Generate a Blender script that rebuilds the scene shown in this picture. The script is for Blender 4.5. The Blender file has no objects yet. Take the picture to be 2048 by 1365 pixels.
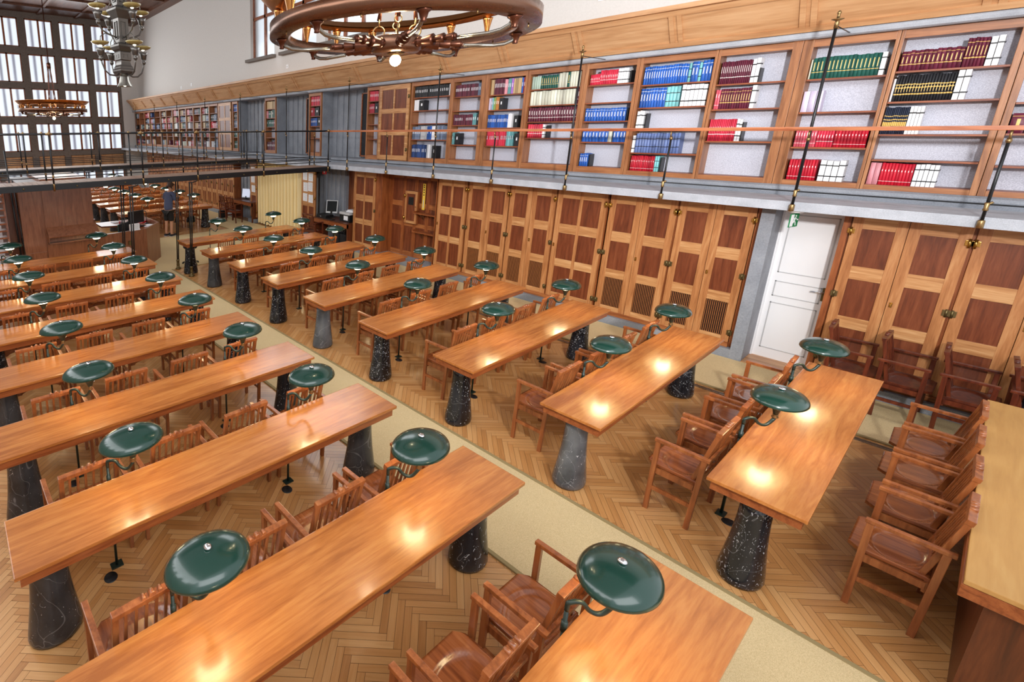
import bpy, bmesh, math, random
from mathutils import Vector, Matrix, Euler
R_ = random.Random(7)
SC = bpy.context.scene
COL = SC.collection
PI = math.pi
# ------------------------------------------------------------------ object helpers
def link(o, parent=None):
    COL.objects.link(o)
    if parent is not None: o.parent = parent
    return o
def tag(o, label=None, cat=None, group=None, kind=None):
    if label: o['label'] = label
    if cat: o['category'] = cat
    if group: o['group'] = group
    if kind: o['kind'] = kind
    return o
def thing(name, label, cat, loc=(0, 0, 0), rz=0, group=None):
    o = link(bpy.data.objects.new(name, None)); o.empty_display_size = .05
    o.location = loc; o.rotation_euler = (0, 0, rz)
    return tag(o, label, cat, group)
def copy_tree(o, parent=None):
    c = o.copy(); link(c)
    if parent is not None: c.parent = parent
    for ch in [x for x in o.children]: copy_tree(ch, c)
    return c
class MB:
    """collects shapes into one bmesh; several materials by index"""
    def __init__(s): s.bm = bmesh.new(); s.mi = 0; s.sm = False
    def _f(s, vs):
        try:
            f = s.bm.faces.new(vs); f.material_index = s.mi; f.smooth = s.sm; return f
        except ValueError: return None
    def box(s, x0, x1, y0, y1, z0, z1, bev=0, M=None):
        if x1 < x0: x0, x1 = x1, x0
        if y1 < y0: y0, y1 = y1, y0
        if z1 < z0: z0, z1 = z1, z0
        v = [s.bm.verts.new(p) for p in ((x0,y0,z0),(x1,y0,z0),(x1,y1,z0),(x0,y1,z0),(x0,y0,z1),(x1,y0,z1),(x1,y1,z1),(x0,y1,z1))]
        fs = [s._f([v[i] for i in q]) for q in ((0,3,2,1),(4,5,6,7),(0,1,5,4),(1,2,6,5),(2,3,7,6),(3,0,4,7))]
        if M is not None: bmesh.ops.transform(s.bm, matrix=M, verts=v)
        if bev:
            es = list({e for f in fs for e in f.edges})
            r = bmesh.ops.bevel(s.bm, geom=es, offset=bev, segments=2, profile=.7, affect='EDGES')
            for f in r['faces']: f.material_index = s.mi
        return s
    def quad(s, *p): s._f([s.bm.verts.new(q) for q in p]); return s
    def bar(s, a, b, w, h, up=(0, 0, 1), bev=0):
        """box beam from a to b, w across, h along up"""
        a, b = Vector(a), Vector(b); d = b - a; L = d.length
        z = d.normalized(); u = Vector(up); x = u.cross(z)
        if x.length < 1e-4: x = Vector((1, 0, 0)).cross(z)
        x.normalize(); y = z.cross(x)
        M = Matrix((x.to_4d(), y.to_4d(), z.to_4d(), (0, 0, 0, 1))).transposed(); M = Matrix.Translation(a) @ Matrix([[M[i][j] if i < 3 and j < 3 else (1 if i == j else 0) for j in range(4)] for i in range(4)])
        return s.box(-w/2, w/2, -h/2, h/2, 0, L, bev, M)
    def prism(s, pts, axis, a, b):
        """polygon pts in the two other axes extruded along axis"""
        def P(p, t): return {'x': (t, p[0], p[1]), 'y': (p[0], t, p[1]), 'z': (p[0], p[1], t)}[axis]
        A = [s.bm.verts.new(P(p, a)) for p in pts]; B = [s.bm.verts.new(P(p, b)) for p in pts]
        n = len(pts); s._f(A[::-1]); s._f(B)
        for i in range(n): s._f([A[i], A[(i+1) % n], B[(i+1) % n], B[i]])
        return s
    def lathe(s, prof, n=24, c=(0, 0, 0), caps=True, M=None):
        sm = s.sm; s.sm = True; rings = []; allv = []
        for r, z in prof:
            ring = [s.bm.verts.new((c[0] + r*math.cos(2*PI*i/n), c[1] + r*math.sin(2*PI*i/n), c[2] + z)) for i in range(n)]
            rings.append(ring); allv += ring
        for a, b in zip(rings, rings[1:]):
            for i in range(n): s._f([a[i], a[(i+1) % n], b[(i+1) % n], b[i]])
        if caps:
            s.sm = False
            if prof[0][0] > 1e-4: s._f(rings[0][::-1])
            if prof[-1][0] > 1e-4: s._f(rings[-1])
        if M is not None: bmesh.ops.transform(s.bm, matrix=M, verts=allv)
        s.sm = sm; return s
    def tube(s, pts, r, n=8, caps=True):
        sm = s.sm; s.sm = True
        pts = [Vector(p) for p in pts]; rr = r if isinstance(r, (list, tuple)) else [r]*len(pts)
        rings = []; prev = None
        for i, p in enumerate(pts):
            t = (pts[min(i+1, len(pts)-1)] - pts[max(i-1, 0)]).normalized()
            if prev is None:
                u = t.cross(Vector((0, 0, 1)))
                if u.length < 1e-3: u = t.cross(Vector((1, 0, 0)))
            else: u = prev - t*prev.dot(t)
            u.normalize(); prev = u; w = t.cross(u)
            rings.append([s.bm.verts.new(p + (u*math.cos(2*PI*k/n) + w*math.sin(2*PI*k/n))*rr[i]) for k in range(n)])
        for a, b in zip(rings, rings[1:]):
            for i in range(n): s._f([a[i], a[(i+1) % n], b[(i+1) % n], b[i]])
        if caps: s._f(rings[0][::-1]); s._f(rings[-1])
        s.sm = sm; return s
    def sphere(s, c, r, n=16, sz=1):
        return s.lathe([(max(r*math.sin(PI*i/8), 1e-5), -r*sz*math.cos(PI*i/8)) for i in range(9)], n, c, caps=False)
    def torus(s, c, R, r, M=None, n=24, m=8):
        s.sm = True; g = []
        for i in range(n):
            a = 2*PI*i/n
            g.append([s.bm.verts.new((( R + r*math.cos(2*PI*j/m))*math.cos(a), (R + r*math.cos(2*PI*j/m))*math.sin(a), r*math.sin(2*PI*j/m))) for j in range(m)])
        for i in range(n):
            for j in range(m): s._f([g[i][j], g[(i+1) % n][j], g[(i+1) % n][(j+1) % m], g[i][(j+1) % m]])
        T = Matrix.Translation(c) @ (M if M is not None else Matrix())
        bmesh.ops.transform(s.bm, matrix=T, verts=[v for q in g for v in q]); s.sm = False
        return s
    def mesh(s, name, mats):
        bmesh.ops.recalc_face_normals(s.bm, faces=s.bm.faces)
        me = bpy.data.meshes.new(name); s.bm.to_mesh(me); s.bm.free()
        for m in (mats if isinstance(mats, (list, tuple)) else [mats]): me.materials.append(m)
        return me
    def build(s, name, mats, parent=None, loc=None, rz=None):
        o = link(bpy.data.objects.new(name, s.mesh(name, mats)), parent)
        if loc is not None: o.location = loc
        if rz is not None: o.rotation_euler = (0, 0, rz)
        return o
def struct(name, mb, mats, label=None): 
    o = mb.build(name, mats); o['kind'] = 'structure'
    if label: o['label'] = label
    return o
# ------------------------------------------------------------------ materials
def srgb(r, g, b):
    f = lambda c: (c/255/12.92) if c/255 <= .04045 else ((c/255+.055)/1.055)**2.4
    return (f(r), f(g), f(b), 1)
def newmat(name):
    m = bpy.data.materials.new(name); m.use_nodes = True
    nt = m.node_tree; b = nt.nodes['Principled BSDF']
    return m, nt, b
def N(nt, t, **kw):
    n = nt.nodes.new(t)
    for k, v in kw.items():
        if hasattr(n, k) and k not in n.inputs: setattr(n, k, v)
        else: n.inputs[k].default_value = v
    return n
def coords(nt, scale=(1, 1, 1), rnd=True, uv=False):
    tc = N(nt, 'ShaderNodeTexCoord'); mp = N(nt, 'ShaderNodeMapping'); mp.inputs['Scale'].default_value = scale
    src = tc.outputs['UV' if uv else 'Object']
    if rnd:
        oi = N(nt, 'ShaderNodeObjectInfo'); ml = N(nt, 'ShaderNodeMath', operation='MULTIPLY'); ml.inputs[1].default_value = 37.
        nt.links.new(oi.outputs['Random'], ml.inputs[0])
        ad = N(nt, 'ShaderNodeVectorMath', operation='ADD'); nt.links.new(src, ad.inputs[0]); nt.links.new(ml.outputs[0], ad.inputs[1]); src = ad.outputs[0]
    nt.links.new(src, mp.inputs['Vector']); return mp.outputs['Vector']
def ramp(nt, fac, stops):
    r = N(nt, 'ShaderNodeValToRGB'); e = r.color_ramp.elements
    while len(e) < len(stops): e.new(.5)
    for q, (p, c) in zip(e, stops): q.position = p; q.color = c
    nt.links.new(fac, r.inputs['Fac']); return r.outputs['Color']
def bump(nt, b, h, st=.2, dist=.01):
    bp = N(nt, 'ShaderNodeBump'); bp.inputs['Strength'].default_value = st; bp.inputs['Distance'].default_value = dist
    nt.links.new(h, bp.inputs['Height']); nt.links.new(bp.outputs['Normal'], b.inputs['Normal'])
def plain(name, col, rough=.5, metal=0, coat=0, emit=0, spec=.5):
    m, nt, b = newmat(name); b.inputs['Base Color'].default_value = col; b.inputs['Roughness'].default_value = rough
    b.inputs['Metallic'].default_value = metal; b.inputs['Coat Weight'].default_value = coat; b.inputs['Coat Roughness'].default_value = .1
    b.inputs['Specular IOR Level'].default_value = spec
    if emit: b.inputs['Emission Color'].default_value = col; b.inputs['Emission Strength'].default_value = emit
    nz = N(nt, 'ShaderNodeTexNoise'); nz.inputs['Scale'].default_value = 14; nt.links.new(coords(nt, rnd=False), nz.inputs['Vector'])
    mr = N(nt, 'ShaderNodeMapRange'); mr.inputs['To Min'].default_value = rough*.85; mr.inputs['To Max'].default_value = min(1, rough*1.15)
    nt.links.new(nz.outputs['Fac'], mr.inputs['Value']); nt.links.new(mr.outputs['Result'], b.inputs['Roughness'])
    return m
def wood(name, dark, mid, light, axis='x', rough=.3, coat=0., sc=1., boards=0, baxis='y', bmp=.1):
    m, nt, b = newmat(name)
    s = {'x': (1.2, 14, 14), 'y': (14, 1.2, 14), 'z': (14, 14, 1.2)}[axis]
    v = coords(nt, tuple(q*sc for q in s))
    n1 = N(nt, 'ShaderNodeTexNoise'); n1.inputs['Scale'].default_value = 1.; n1.inputs['Detail'].default_value = 5; n1.inputs['Distortion'].default_value = 1.2
    nt.links.new(v, n1.inputs['Vector'])
    v2 = coords(nt, tuple(q*sc*6 for q in s))
    n2 = N(nt, 'ShaderNodeTexNoise'); n2.inputs['Scale'].default_value = 1.; n2.inputs['Detail'].default_value = 3; nt.links.new(v2, n2.inputs['Vector'])
    mx = N(nt, 'ShaderNodeMath', operation='MULTIPLY_ADD'); mx.inputs[1].default_value = .35; nt.links.new(n2.outputs['Fac'], mx.inputs[0])
    sb = N(nt, 'ShaderNodeMath', operation='MULTIPLY_ADD'); sb.inputs[1].default_value = .9; sb.inputs[2].default_value = -.12; nt.links.new(n1.outputs['Fac'], sb.inputs[0]); nt.links.new(sb.outputs[0], mx.inputs[2])
    fac = mx.outputs[0]
    if boards:      # glued boards of slightly different tone
        tc = N(nt, 'ShaderNodeTexCoord'); sp = N(nt, 'ShaderNodeSeparateXYZ'); nt.links.new(tc.outputs['Object'], sp.inputs[0])
        fl = N(nt, 'ShaderNodeMath', operation='MULTIPLY'); fl.inputs[1].default_value = boards; nt.links.new(sp.outputs[baxis.upper()], fl.inputs[0])
        f2 = N(nt, 'ShaderNodeMath', operation='FLOOR'); nt.links.new(fl.outputs[0], f2.inputs[0])
        oi = N(nt, 'ShaderNodeObjectInfo'); a2 = N(nt, 'ShaderNodeMath', operation='MULTIPLY_ADD'); a2.inputs[1].default_value = 91.7; nt.links.new(oi.outputs['Random'], a2.inputs[0]); nt.links.new(f2.outputs[0], a2.inputs[2])
        wn = N(nt, 'ShaderNodeTexWhiteNoise', noise_dimensions='1D'); nt.links.new(a2.outputs[0], wn.inputs['W'])
        m2 = N(nt, 'ShaderNodeMath', operation='MULTIPLY_ADD'); m2.inputs[1].default_value = .22; nt.links.new(wn.outputs['Value'], m2.inputs[0])
        m3 = N(nt, 'ShaderNodeMath', operation='SUBTRACT'); m3.inputs[1].default_value = .11; nt.links.new(fac, m3.inputs[0]); nt.links.new(m3.outputs[0], m2.inputs[2]); fac = m2.outputs[0]
    c = ramp(nt, fac, [(.3, dark), (.52, mid), (.75, light)])
    nt.links.new(c, b.inputs['Base Color']); b.inputs['Roughness'].default_value = rough
    b.inputs['Coat Weight'].default_value = coat; b.inputs['Coat Roughness'].default_value = .12
    if bmp: bump(nt, b, n2.outputs['Fac'], bmp, .004)
    return m
def speckle(name, stops, scale=120, rough=.7, bmp=.2, big=0):
    m, nt, b = newmat(name); v = coords(nt)
    n = N(nt, 'ShaderNodeTexNoise'); n.inputs['Scale'].default_value = scale; n.inputs['Detail'].default_value = 3; nt.links.new(v, n.inputs['Vector'])
    f = n.outputs['Fac']
    if big:
        n2 = N(nt, 'ShaderNodeTexNoise'); n2.inputs['Scale'].default_value = big; n2.inputs['Detail'].default_value = 4; nt.links.new(v, n2.inputs['Vector'])
        a = N(nt, 'ShaderNodeMath', operation='MULTIPLY_ADD'); a.inputs[1].default_value = .5; nt.links.new(n2.outputs['Fac'], a.inputs[0])
        a1 = N(nt, 'ShaderNodeMath', operation='MULTIPLY'); a1.inputs[1].default_value = .5; nt.links.new(f, a1.inputs[0]); nt.links.new(a1.outputs[0], a.inputs[2]); f2 = a.outputs[0]
    else: f2 = f
    nt.links.new(ramp(nt, f2, stops), b.inputs['Base Color']); b.inputs['Roughness'].default_value = rough
    if bmp: bump(nt, b, f, bmp, .004)
    return m
def marble(name, base, base2, vein, amt=.62, rough=.18):
    m, nt, b = newmat(name); v = coords(nt, (1, 1, .7))
    n = N(nt, 'ShaderNodeTexNoise'); n.inputs['Scale'].default_value = 5; n.inputs['Detail'].default_value = 5; nt.links.new(v, n.inputs['Vector'])
    n3 = N(nt, 'ShaderNodeTexNoise'); n3.inputs['Scale'].default_value = 30; n3.inputs['Detail'].default_value = 2; n3.inputs['Distortion'].default_value = 2.6; nt.links.new(v, n3.inputs['Vector'])
    n4 = N(nt, 'ShaderNodeTexNoise'); n4.inputs['Scale'].default_value = 2.2; n4.inputs['Distortion'].default_value = 2.; nt.links.new(v, n4.inputs['Vector'])
    # thin veins: |noise-.5| small
    s1 = N(nt, 'ShaderNodeMath', operation='SUBTRACT'); s1.inputs[1].default_value = .5; nt.links.new(n4.outputs['Fac'], s1.inputs[0])
    s2 = N(nt, 'ShaderNodeMath', operation='ABSOLUTE'); nt.links.new(s1.outputs[0], s2.inputs[0])
    s3 = N(nt, 'ShaderNodeMapRange'); s3.inputs['From Min'].default_value = 0; s3.inputs['From Max'].default_value = .005; s3.inputs['To Min'].default_value = .28; s3.inputs['To Max'].default_value = 0; nt.links.new(s2.outputs[0], s3.inputs['Value'])
    fk = N(nt, 'ShaderNodeMapRange'); fk.inputs['From Min'].default_value = amt; fk.inputs['From Max'].default_value = amt+.05; nt.links.new(n3.outputs['Fac'], fk.inputs['Value'])
    mx = N(nt, 'ShaderNodeMath', operation='MAXIMUM'); nt.links.new(s3.outputs[0], mx.inputs[0]); nt.links.new(fk.outputs[0], mx.inputs[1])
    c1 = ramp(nt, n.outputs['Fac'], [(.35, base), (.7, base2)])
    mix = N(nt, 'ShaderNodeMix', data_type='RGBA'); nt.links.new(mx.outputs[0], mix.inputs[0]); nt.links.new(c1, mix.inputs[6]); mix.inputs[7].default_value = vein
    nt.links.new(mix.outputs[2], b.inputs['Base Color']); b.inputs['Roughness'].default_value = rough
    return m
def bookmat(name, col, bands=(), bandcol=None, title=None, rough=.45, vary=.25):
    """bands: (z0,z1) across the spine in unit height; title: (z0,z1) short vertical line in the middle of the spine"""
    m, nt, b = newmat(name); tc = N(nt, 'ShaderNodeTexCoord'); sp = N(nt, 'ShaderNodeSeparateXYZ'); nt.links.new(tc.outputs['Object'], sp.inputs[0])
    oi = N(nt, 'ShaderNodeObjectInfo')
    def rng(o, a, c):
        g = N(nt, 'ShaderNodeMath', operation='GREATER_THAN'); g.inputs[1].default_value = a; nt.links.new(o, g.inputs[0])
        l = N(nt, 'ShaderNodeMath', operation='LESS_THAN'); l.inputs[1].default_value = c; nt.links.new(o, l.inputs[0])
        k = N(nt, 'ShaderNodeMath', operation='MULTIPLY'); nt.links.new(g.outputs[0], k.inputs[0]); nt.links.new(l.outputs[0], k.inputs[1]); return k.outputs[0]
    acc = None
    L = [(a, c, 0) for a, c in bands] + ([(title[0], title[1], 1)] if title else [])
    for a, c, t in L:
        k = rng(sp.outputs['Z'], a, c)
        if t:
            q = N(nt, 'ShaderNodeMath', operation='MULTIPLY'); nt.links.new(k, q.inputs[0]); nt.links.new(rng(sp.outputs['Y'], .38, .62), q.inputs[1]); k = q.outputs[0]
        if acc is None: acc = k
        else:
            q = N(nt, 'ShaderNodeMath', operation='MAXIMUM'); nt.links.new(acc, q.inputs[0]); nt.links.new(k, q.inputs[1]); acc = q.outputs[0]
    hs = N(nt, 'ShaderNodeHueSaturation'); hs.inputs['Color'].default_value = col
    mr = N(nt, 'ShaderNodeMapRange'); mr.inputs['To Min'].default_value = 1-vary; mr.inputs['To Max'].default_value = 1+vary; nt.links.new(oi.outputs['Random'], mr.inputs['Value']); nt.links.new(mr.outputs[0], hs.inputs['Value'])
    out = hs.outputs['Color']
    if acc is not None:
        sx = N(nt, 'ShaderNodeMath', operation='LESS_THAN'); sx.inputs[1].default_value = .12; nt.links.new(sp.outputs['X'], sx.inputs[0])
        q = N(nt, 'ShaderNodeMath', operation='MULTIPLY'); nt.links.new(acc, q.inputs[0]); nt.links.new(sx.outputs[0], q.inputs[1])
        mix = N(nt, 'ShaderNodeMix', data_type='RGBA'); nt.links.new(q.outputs[0], mix.inputs[0]); nt.links.new(out, mix.inputs[6]); mix.inputs[7].default_value = bandcol; out = mix.outputs[2]
    nt.links.new(out, b.inputs['Base Color']); b.inputs['Roughness'].default_value = rough
    return m
M = {}
M['table'] = wood('table_wood', srgb(154,90,42), srgb(178,110,54), srgb(194,128,68), 'x', .24, .3, 1.3, boards=8.5, baxis='y', bmp=.05)
M['apron'] = wood('table_edge_wood', srgb(118,58,28), srgb(148,80,42), srgb(166,98,54), 'x', .3, .2)
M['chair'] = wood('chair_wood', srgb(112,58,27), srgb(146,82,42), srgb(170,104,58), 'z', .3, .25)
M['seat'] = wood('seat_wood', srgb(112,56,26), srgb(148,82,42), srgb(172,106,60), 'y', .2, .4, 1., bmp=.05)
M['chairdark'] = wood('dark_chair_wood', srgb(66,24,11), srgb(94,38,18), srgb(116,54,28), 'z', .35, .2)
M['oak'] = wood('oak_frame_wood', srgb(150,92,50), srgb(178,118,70), srgb(200,146,96), 'z', .4, .1)
M['oakh'] = wood('oak_rail_wood', srgb(162,106,60), srgb(190,136,86), srgb(212,166,116), 'y', .4, .1)
M['panel'] = wood('red_panel_wood', srgb(88,40,20), srgb(114,56,30), srgb(134,74,44), 'z', .35, .1)
M['slat'] = plain('slat_wood', srgb(150,92,50), .45)
M['slit'] = plain('slat_gap', srgb(30,10,6), .8)
M['niche'] = wood('niche_wood', srgb(108,52,22), srgb(142,76,36), srgb(164,96,52), 'z', .4)
M['nicher'] = wood('niche_rail_wood', srgb(128,66,30), srgb(164,98,52), srgb(186,122,70), 'y', .4)
M['case'] = wood('bookcase_wood', srgb(124,74,40), srgb(156,100,60), srgb(178,122,78), 'z', .4)
M['caseh'] = wood('bookcase_rail_wood', srgb(124,74,40), srgb(156,98,58), srgb(178,120,76), 'y', .4)
M['shelf'] = wood('shelf_wood', srgb(104,46,22), srgb(138,70,36), srgb(158,88,48), 'y', .4)
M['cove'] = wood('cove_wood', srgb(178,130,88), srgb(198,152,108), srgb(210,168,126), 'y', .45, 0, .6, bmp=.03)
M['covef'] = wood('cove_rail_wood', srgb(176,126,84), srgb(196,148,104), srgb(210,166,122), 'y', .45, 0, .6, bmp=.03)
M['rail'] = wood('handrail_wood', srgb(140,72,40), srgb(178,106,66), srgb(196,126,84), 'y', .3, .2)
M['ceil'] = wood('ceiling_wood', srgb(70,40,24), srgb(96,58,38), srgb(116,76,52), 'y', .4)
M['kiosk'] = wood('kiosk_wood', srgb(112,66,44), srgb(134,84,58), srgb(150,100,72), 'z', .3, .15, 1.5)
M['deck'] = wood('deck_board_wood', srgb(112,84,68), srgb(140,110,92), srgb(160,130,110), 'y', .5)
M['carpet'] = speckle('carpet', [(.35, srgb(194,168,122)), (.65, srgb(224,200,154))], 260, .95, .3, big=0)
M['carpedge'] = plain('carpet_binding', srgb(150,130,88), .8)
M['concrete'] = speckle('grey_stone', [(.3, srgb(112,116,124)), (.7, srgb(150,154,162))], 90, .6, .1, big=3)
M['fascia'] = speckle('gallery_stone', [(.3, srgb(150,154,162)), (.7, srgb(192,196,204))], 160, .7, .3, big=5)
M['granite'] = speckle('pale_granite', [(.35, srgb(180,182,196)), (.5, srgb(196,198,212)), (.68, srgb(212,214,226))], 110, .6, .1)
M['pillar'] = speckle('dark_stone', [(.3, srgb(122,126,134)), (.7, srgb(154,158,166))], 60, .6, .1, big=4)
M['plaster'] = speckle('white_plaster', [(.3, srgb(216,212,208)), (.7, srgb(222,218,214))], 30, .8, .05)
M['endstone'] = speckle('grey_brown_stone', [(.3, srgb(92,82,76)), (.7, srgb(122,112,104))], 40, .7, .1)
M['white'] = plain('white_paint', srgb(240,240,242), .35)
M['black'] = plain('black_metal', srgb(24,25,28), .35, .2)
M['blackp'] = plain('black_plastic', srgb(20,20,22), .4)
M['greytop'] = plain('grey_board', srgb(140,134,134), .5)
M['greybox'] = plain('grey_plastic', srgb(190,190,192), .5)
M['brass'] = plain('brass', srgb(150,122,82), .36, .9)
M['oldbrass'] = plain('tarnished_brass', srgb(112,96,62), .4, .8)
M['gold'] = plain('polished_brass', srgb(196,156,84), .22, 1)
M['chrome'] = plain('chrome', srgb(225,225,228), .12, 1)
M['copper'] = plain('bronze_sheet', srgb(120,86,68), .28, .85)
M['copperd'] = plain('dark_bronze', srgb(92,52,36), .32, .7)
M['bright'] = plain('polished_bronze', srgb(214,150,86), .24, .95)
M['steel'] = plain('dull_steel', srgb(150,146,138), .28, .9)
M['pewter'] = plain('pewter', srgb(112,108,104), .3, .8)
M['green'] = plain('green_enamel', srgb(14,56,46), .24, 0, .5)
M['dgreen'] = plain('dark_green_enamel', srgb(22,40,34), .35)
M['inner'] = plain('cream_enamel', srgb(236,230,206), .5)
M['bulb'] = plain('lit_bulb', (1., .82, .5, 1), .5, emit=22)
M['bulbw'] = plain('lit_white_globe', (1., .9, .66, 1), .5, emit=9)
M['saucer'] = plain('amber_glass_saucer', srgb(170,150,92), .15, 0, .3)
M['curtain'] = speckle('curtain_cloth', [(.3, srgb(242,216,158)), (.7, srgb(250,230,180))], 200, .85, .1)
M['paper'] = plain('white_paper', srgb(236,236,240), .7)
M['red'] = plain('red_paint', srgb(190,24,30), .5)
M['signgreen'] = plain('sign_green', srgb(20,120,70), .5)
M['yellow'] = plain('yellow_strip', srgb(232,190,70), .5)
M['bluegrey'] = plain('navy_cloth', srgb(76,82,108), .9)
M['shorts'] = plain('black_cloth', srgb(30,28,28), .9)
M['skin'] = plain('skin', srgb(200,146,116), .5)
M['hair'] = plain('brown_hair', srgb(72,48,34), .7)
M['shoe'] = plain('dark_shoe', srgb(34,34,40), .6)
M['sole'] = plain('pale_sole', srgb(190,190,194), .6)
M['screen'] = plain('dark_screen', srgb(18,21,23), .45, spec=.15)
M['litscreen'] = plain('lit_screen', srgb(206,214,236), .3, emit=.5)
M['bag'] = plain('black_bag_cloth', srgb(20,20,24), .8)
M['chairgreen'] = plain('green_chair_cloth', srgb(70,110,96), .8)
M['counter'] = wood('counter_top_linoleum', srgb(176,130,72), srgb(184,138,78), srgb(190,146,86), 'x', .5, 0, 1., bmp=0)
M['counterside'] = wood('dark_counter_wood', srgb(70,32,14), srgb(92,44,20), srgb(108,56,28), 'z', .4)
M['bars'] = plain('self_lit_outer_bars', srgb(150,150,164), .8, emit=.9)  # emission stands in for sky light on the bars
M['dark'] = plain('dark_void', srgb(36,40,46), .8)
M['mblack'] = marble('black_marble', srgb(16,17,20), srgb(40,42,48), srgb(196,196,198), .66)
M['mflake'] = marble('flecked_black_marble', srgb(16,17,20), srgb(38,40,46), srgb(170,170,174), .63)
M['mgrey'] = marble('grey_marble', srgb(66,68,72), srgb(104,106,110), srgb(196,196,198), .7)
M['mdark'] = marble('charcoal_marble', srgb(36,37,40), srgb(66,67,70), srgb(170,170,172), .7)
def panemat():
    m, nt, b = newmat('frosted_glass'); out = nt.nodes['Material Output']; nt.nodes.remove(b)
    rf = N(nt, 'ShaderNodeBsdfRefraction'); rf.inputs['Roughness'].default_value = .22; rf.inputs['IOR'].default_value = 1.25; rf.inputs['Color'].default_value = (.96, .98, 1, 1)
    gl = N(nt, 'ShaderNodeBsdfGlossy'); gl.inputs['Roughness'].default_value = .1
    nz = N(nt, 'ShaderNodeTexNoise'); nz.inputs['Scale'].default_value = 3; nt.links.new(coords(nt), nz.inputs['Vector'])
    mr = N(nt, 'ShaderNodeMapRange'); mr.inputs['To Min'].default_value = .4; mr.inputs['To Max'].default_value = .5; nt.links.new(nz.outputs['Fac'], mr.inputs['Value']); nt.links.new(mr.outputs[0], rf.inputs['Roughness'])
    mx = N(nt, 'ShaderNodeMixShader'); mx.inputs[0].default_value = .05; nt.links.new(rf.outputs[0], mx.inputs[1]); nt.links.new(gl.outputs[0], mx.inputs[2]); nt.links.new(mx.outputs[0], out.inputs['Surface'])
    return m
M['pane'] = panemat()
def floormat():
    m, nt, b = newmat('herringbone_oak'); at = N(nt, 'ShaderNodeAttribute'); at.attribute_name = 'tint'
    v = coords(nt, (3, 45, 1), rnd=False, uv=True); n = N(nt, 'ShaderNodeTexNoise'); n.inputs['Scale'].default_value = 1; n.inputs['Detail'].default_value = 4; n.inputs['Distortion'].default_value = .6; nt.links.new(v, n.inputs['Vector'])
    a = N(nt, 'ShaderNodeMath', operation='MULTIPLY_ADD'); a.inputs[1].default_value = .55; nt.links.new(n.outputs['Fac'], a.inputs[0])
    a1 = N(nt, 'ShaderNodeMath', operation='MULTIPLY'); a1.inputs[1].default_value = .62; nt.links.new(at.outputs['Fac'], a1.inputs[0]); nt.links.new(a1.outputs[0], a.inputs[2])
    nt.links.new(ramp(nt, a.outputs[0], [(.05, srgb(164,110,62)), (.5, srgb(194,138,82)), (1, srgb(212,162,106))]), b.inputs['Base Color'])
    b.inputs['Roughness'].default_value = .27; b.inputs['Coat Weight'].default_value = .25; b.inputs['Coat Roughness'].default_value = .15
    return m
M['floor'] = floormat()
M['gap'] = plain('parquet_joint', srgb(92,50,24), .6)
BK = {}
gold = srgb(226,190,110); wht = srgb(238,234,228)
def bk(k, c, bands=(), bc=None, title=None): BK[k] = bookmat('book_'+k, c, bands, bc, title)
bk('burgundy', srgb(96,32,52), [(.28,.31)], wht, (.5,.78)); bk('burgold', srgb(98,34,54), [(.3,.34),(.84,.86)], gold, (.4,.72))
bk('red', srgb(190,26,48), [(.16,.18)], wht, (.62,.7)); bk('pink', srgb(214,92,108), [(.2,.22)], wht, (.6,.78)); bk('crimson', srgb(206,48,72), [(.3,.33)], wht, (.5,.66))
bk('blue', srgb(38,92,178), [(.84,.86)], wht, (.36,.7)); bk('navy', srgb(42,48,66), [(.18,.22),(.3,.46),(.52,.56),(.66,.69)], gold); bk('black', srgb(30,30,34), [(.25,.3),(.5,.54),(.62,.66)], gold, (.36,.6))
bk('green', srgb(30,84,74), [(.3,.33)], gold, (.4,.8)); bk('cream', srgb(214,214,196)); bk('sage', srgb(164,184,170)); bk('white', srgb(232,232,236)); bk('patblue', srgb(92,110,158), [(.3,.34),(.7,.74)], srgb(36,40,60))
bk('darkblue', srgb(44,70,124), [(.3,.33)], wht, (.5,.7)); bk('greyblue', srgb(120,134,160)); bk('tan', srgb(198,168,124)); bk('lilac', srgb(210,200,226)); bk('teal', srgb(120,186,190), [(.25,.29),(.66,.7)], srgb(30,30,34)); bk('orange', srgb(232,150,70)); bk('yellow', srgb(230,222,150)); bk('purple', srgb(170,110,200)); bk('rose', srgb(224,150,160)); bk('lime', srgb(170,200,110))
# camera solved from the picture
CAM_F=965.520; CAM_PX=-500.614; CAM_PY=-193.788
CAM_C=(-4.33949, -0.27047, 3.25148)
CAM_R=[(0.836862, -0.547331, -0.009546), (-0.133945, -0.187829, -0.973026), (0.530774, 0.815567, -0.230499)]
SKY = 1.12; EXPO = .06; GAMMA = 1.0
LIGHTS = [
 ((-6.4, 10, 7.2), (0, 10, 0), 24, 3, 900, (.95, .98, 1)),
 ((5.2, 11.5, 7.2), (-2, 11, 0), 6, 2.6, 160, (.95, .98, 1)),
 ((-1, 26.8, 5.5), (-1, 10, 1), 9, 6, 500, (.95, .98, 1)),
 ((-3, -4, 6.5), (0, 5, 1), 6, 4, 300, (.96, .98, 1)),  # soft fill added behind the camera
 ((-1.5, 5, 8.6), (-1.5, 5, 0), 8, 14, 130, (.97, .98, 1)),  # added overhead fill facing straight down
 ((-3.2, -1.6, 4.3), (5.0, 3.2, 3.5), .3, .3, 150, (1, .99, .98), 1.5),  # camera flash, beam narrowed onto the gallery wall
]
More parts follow.
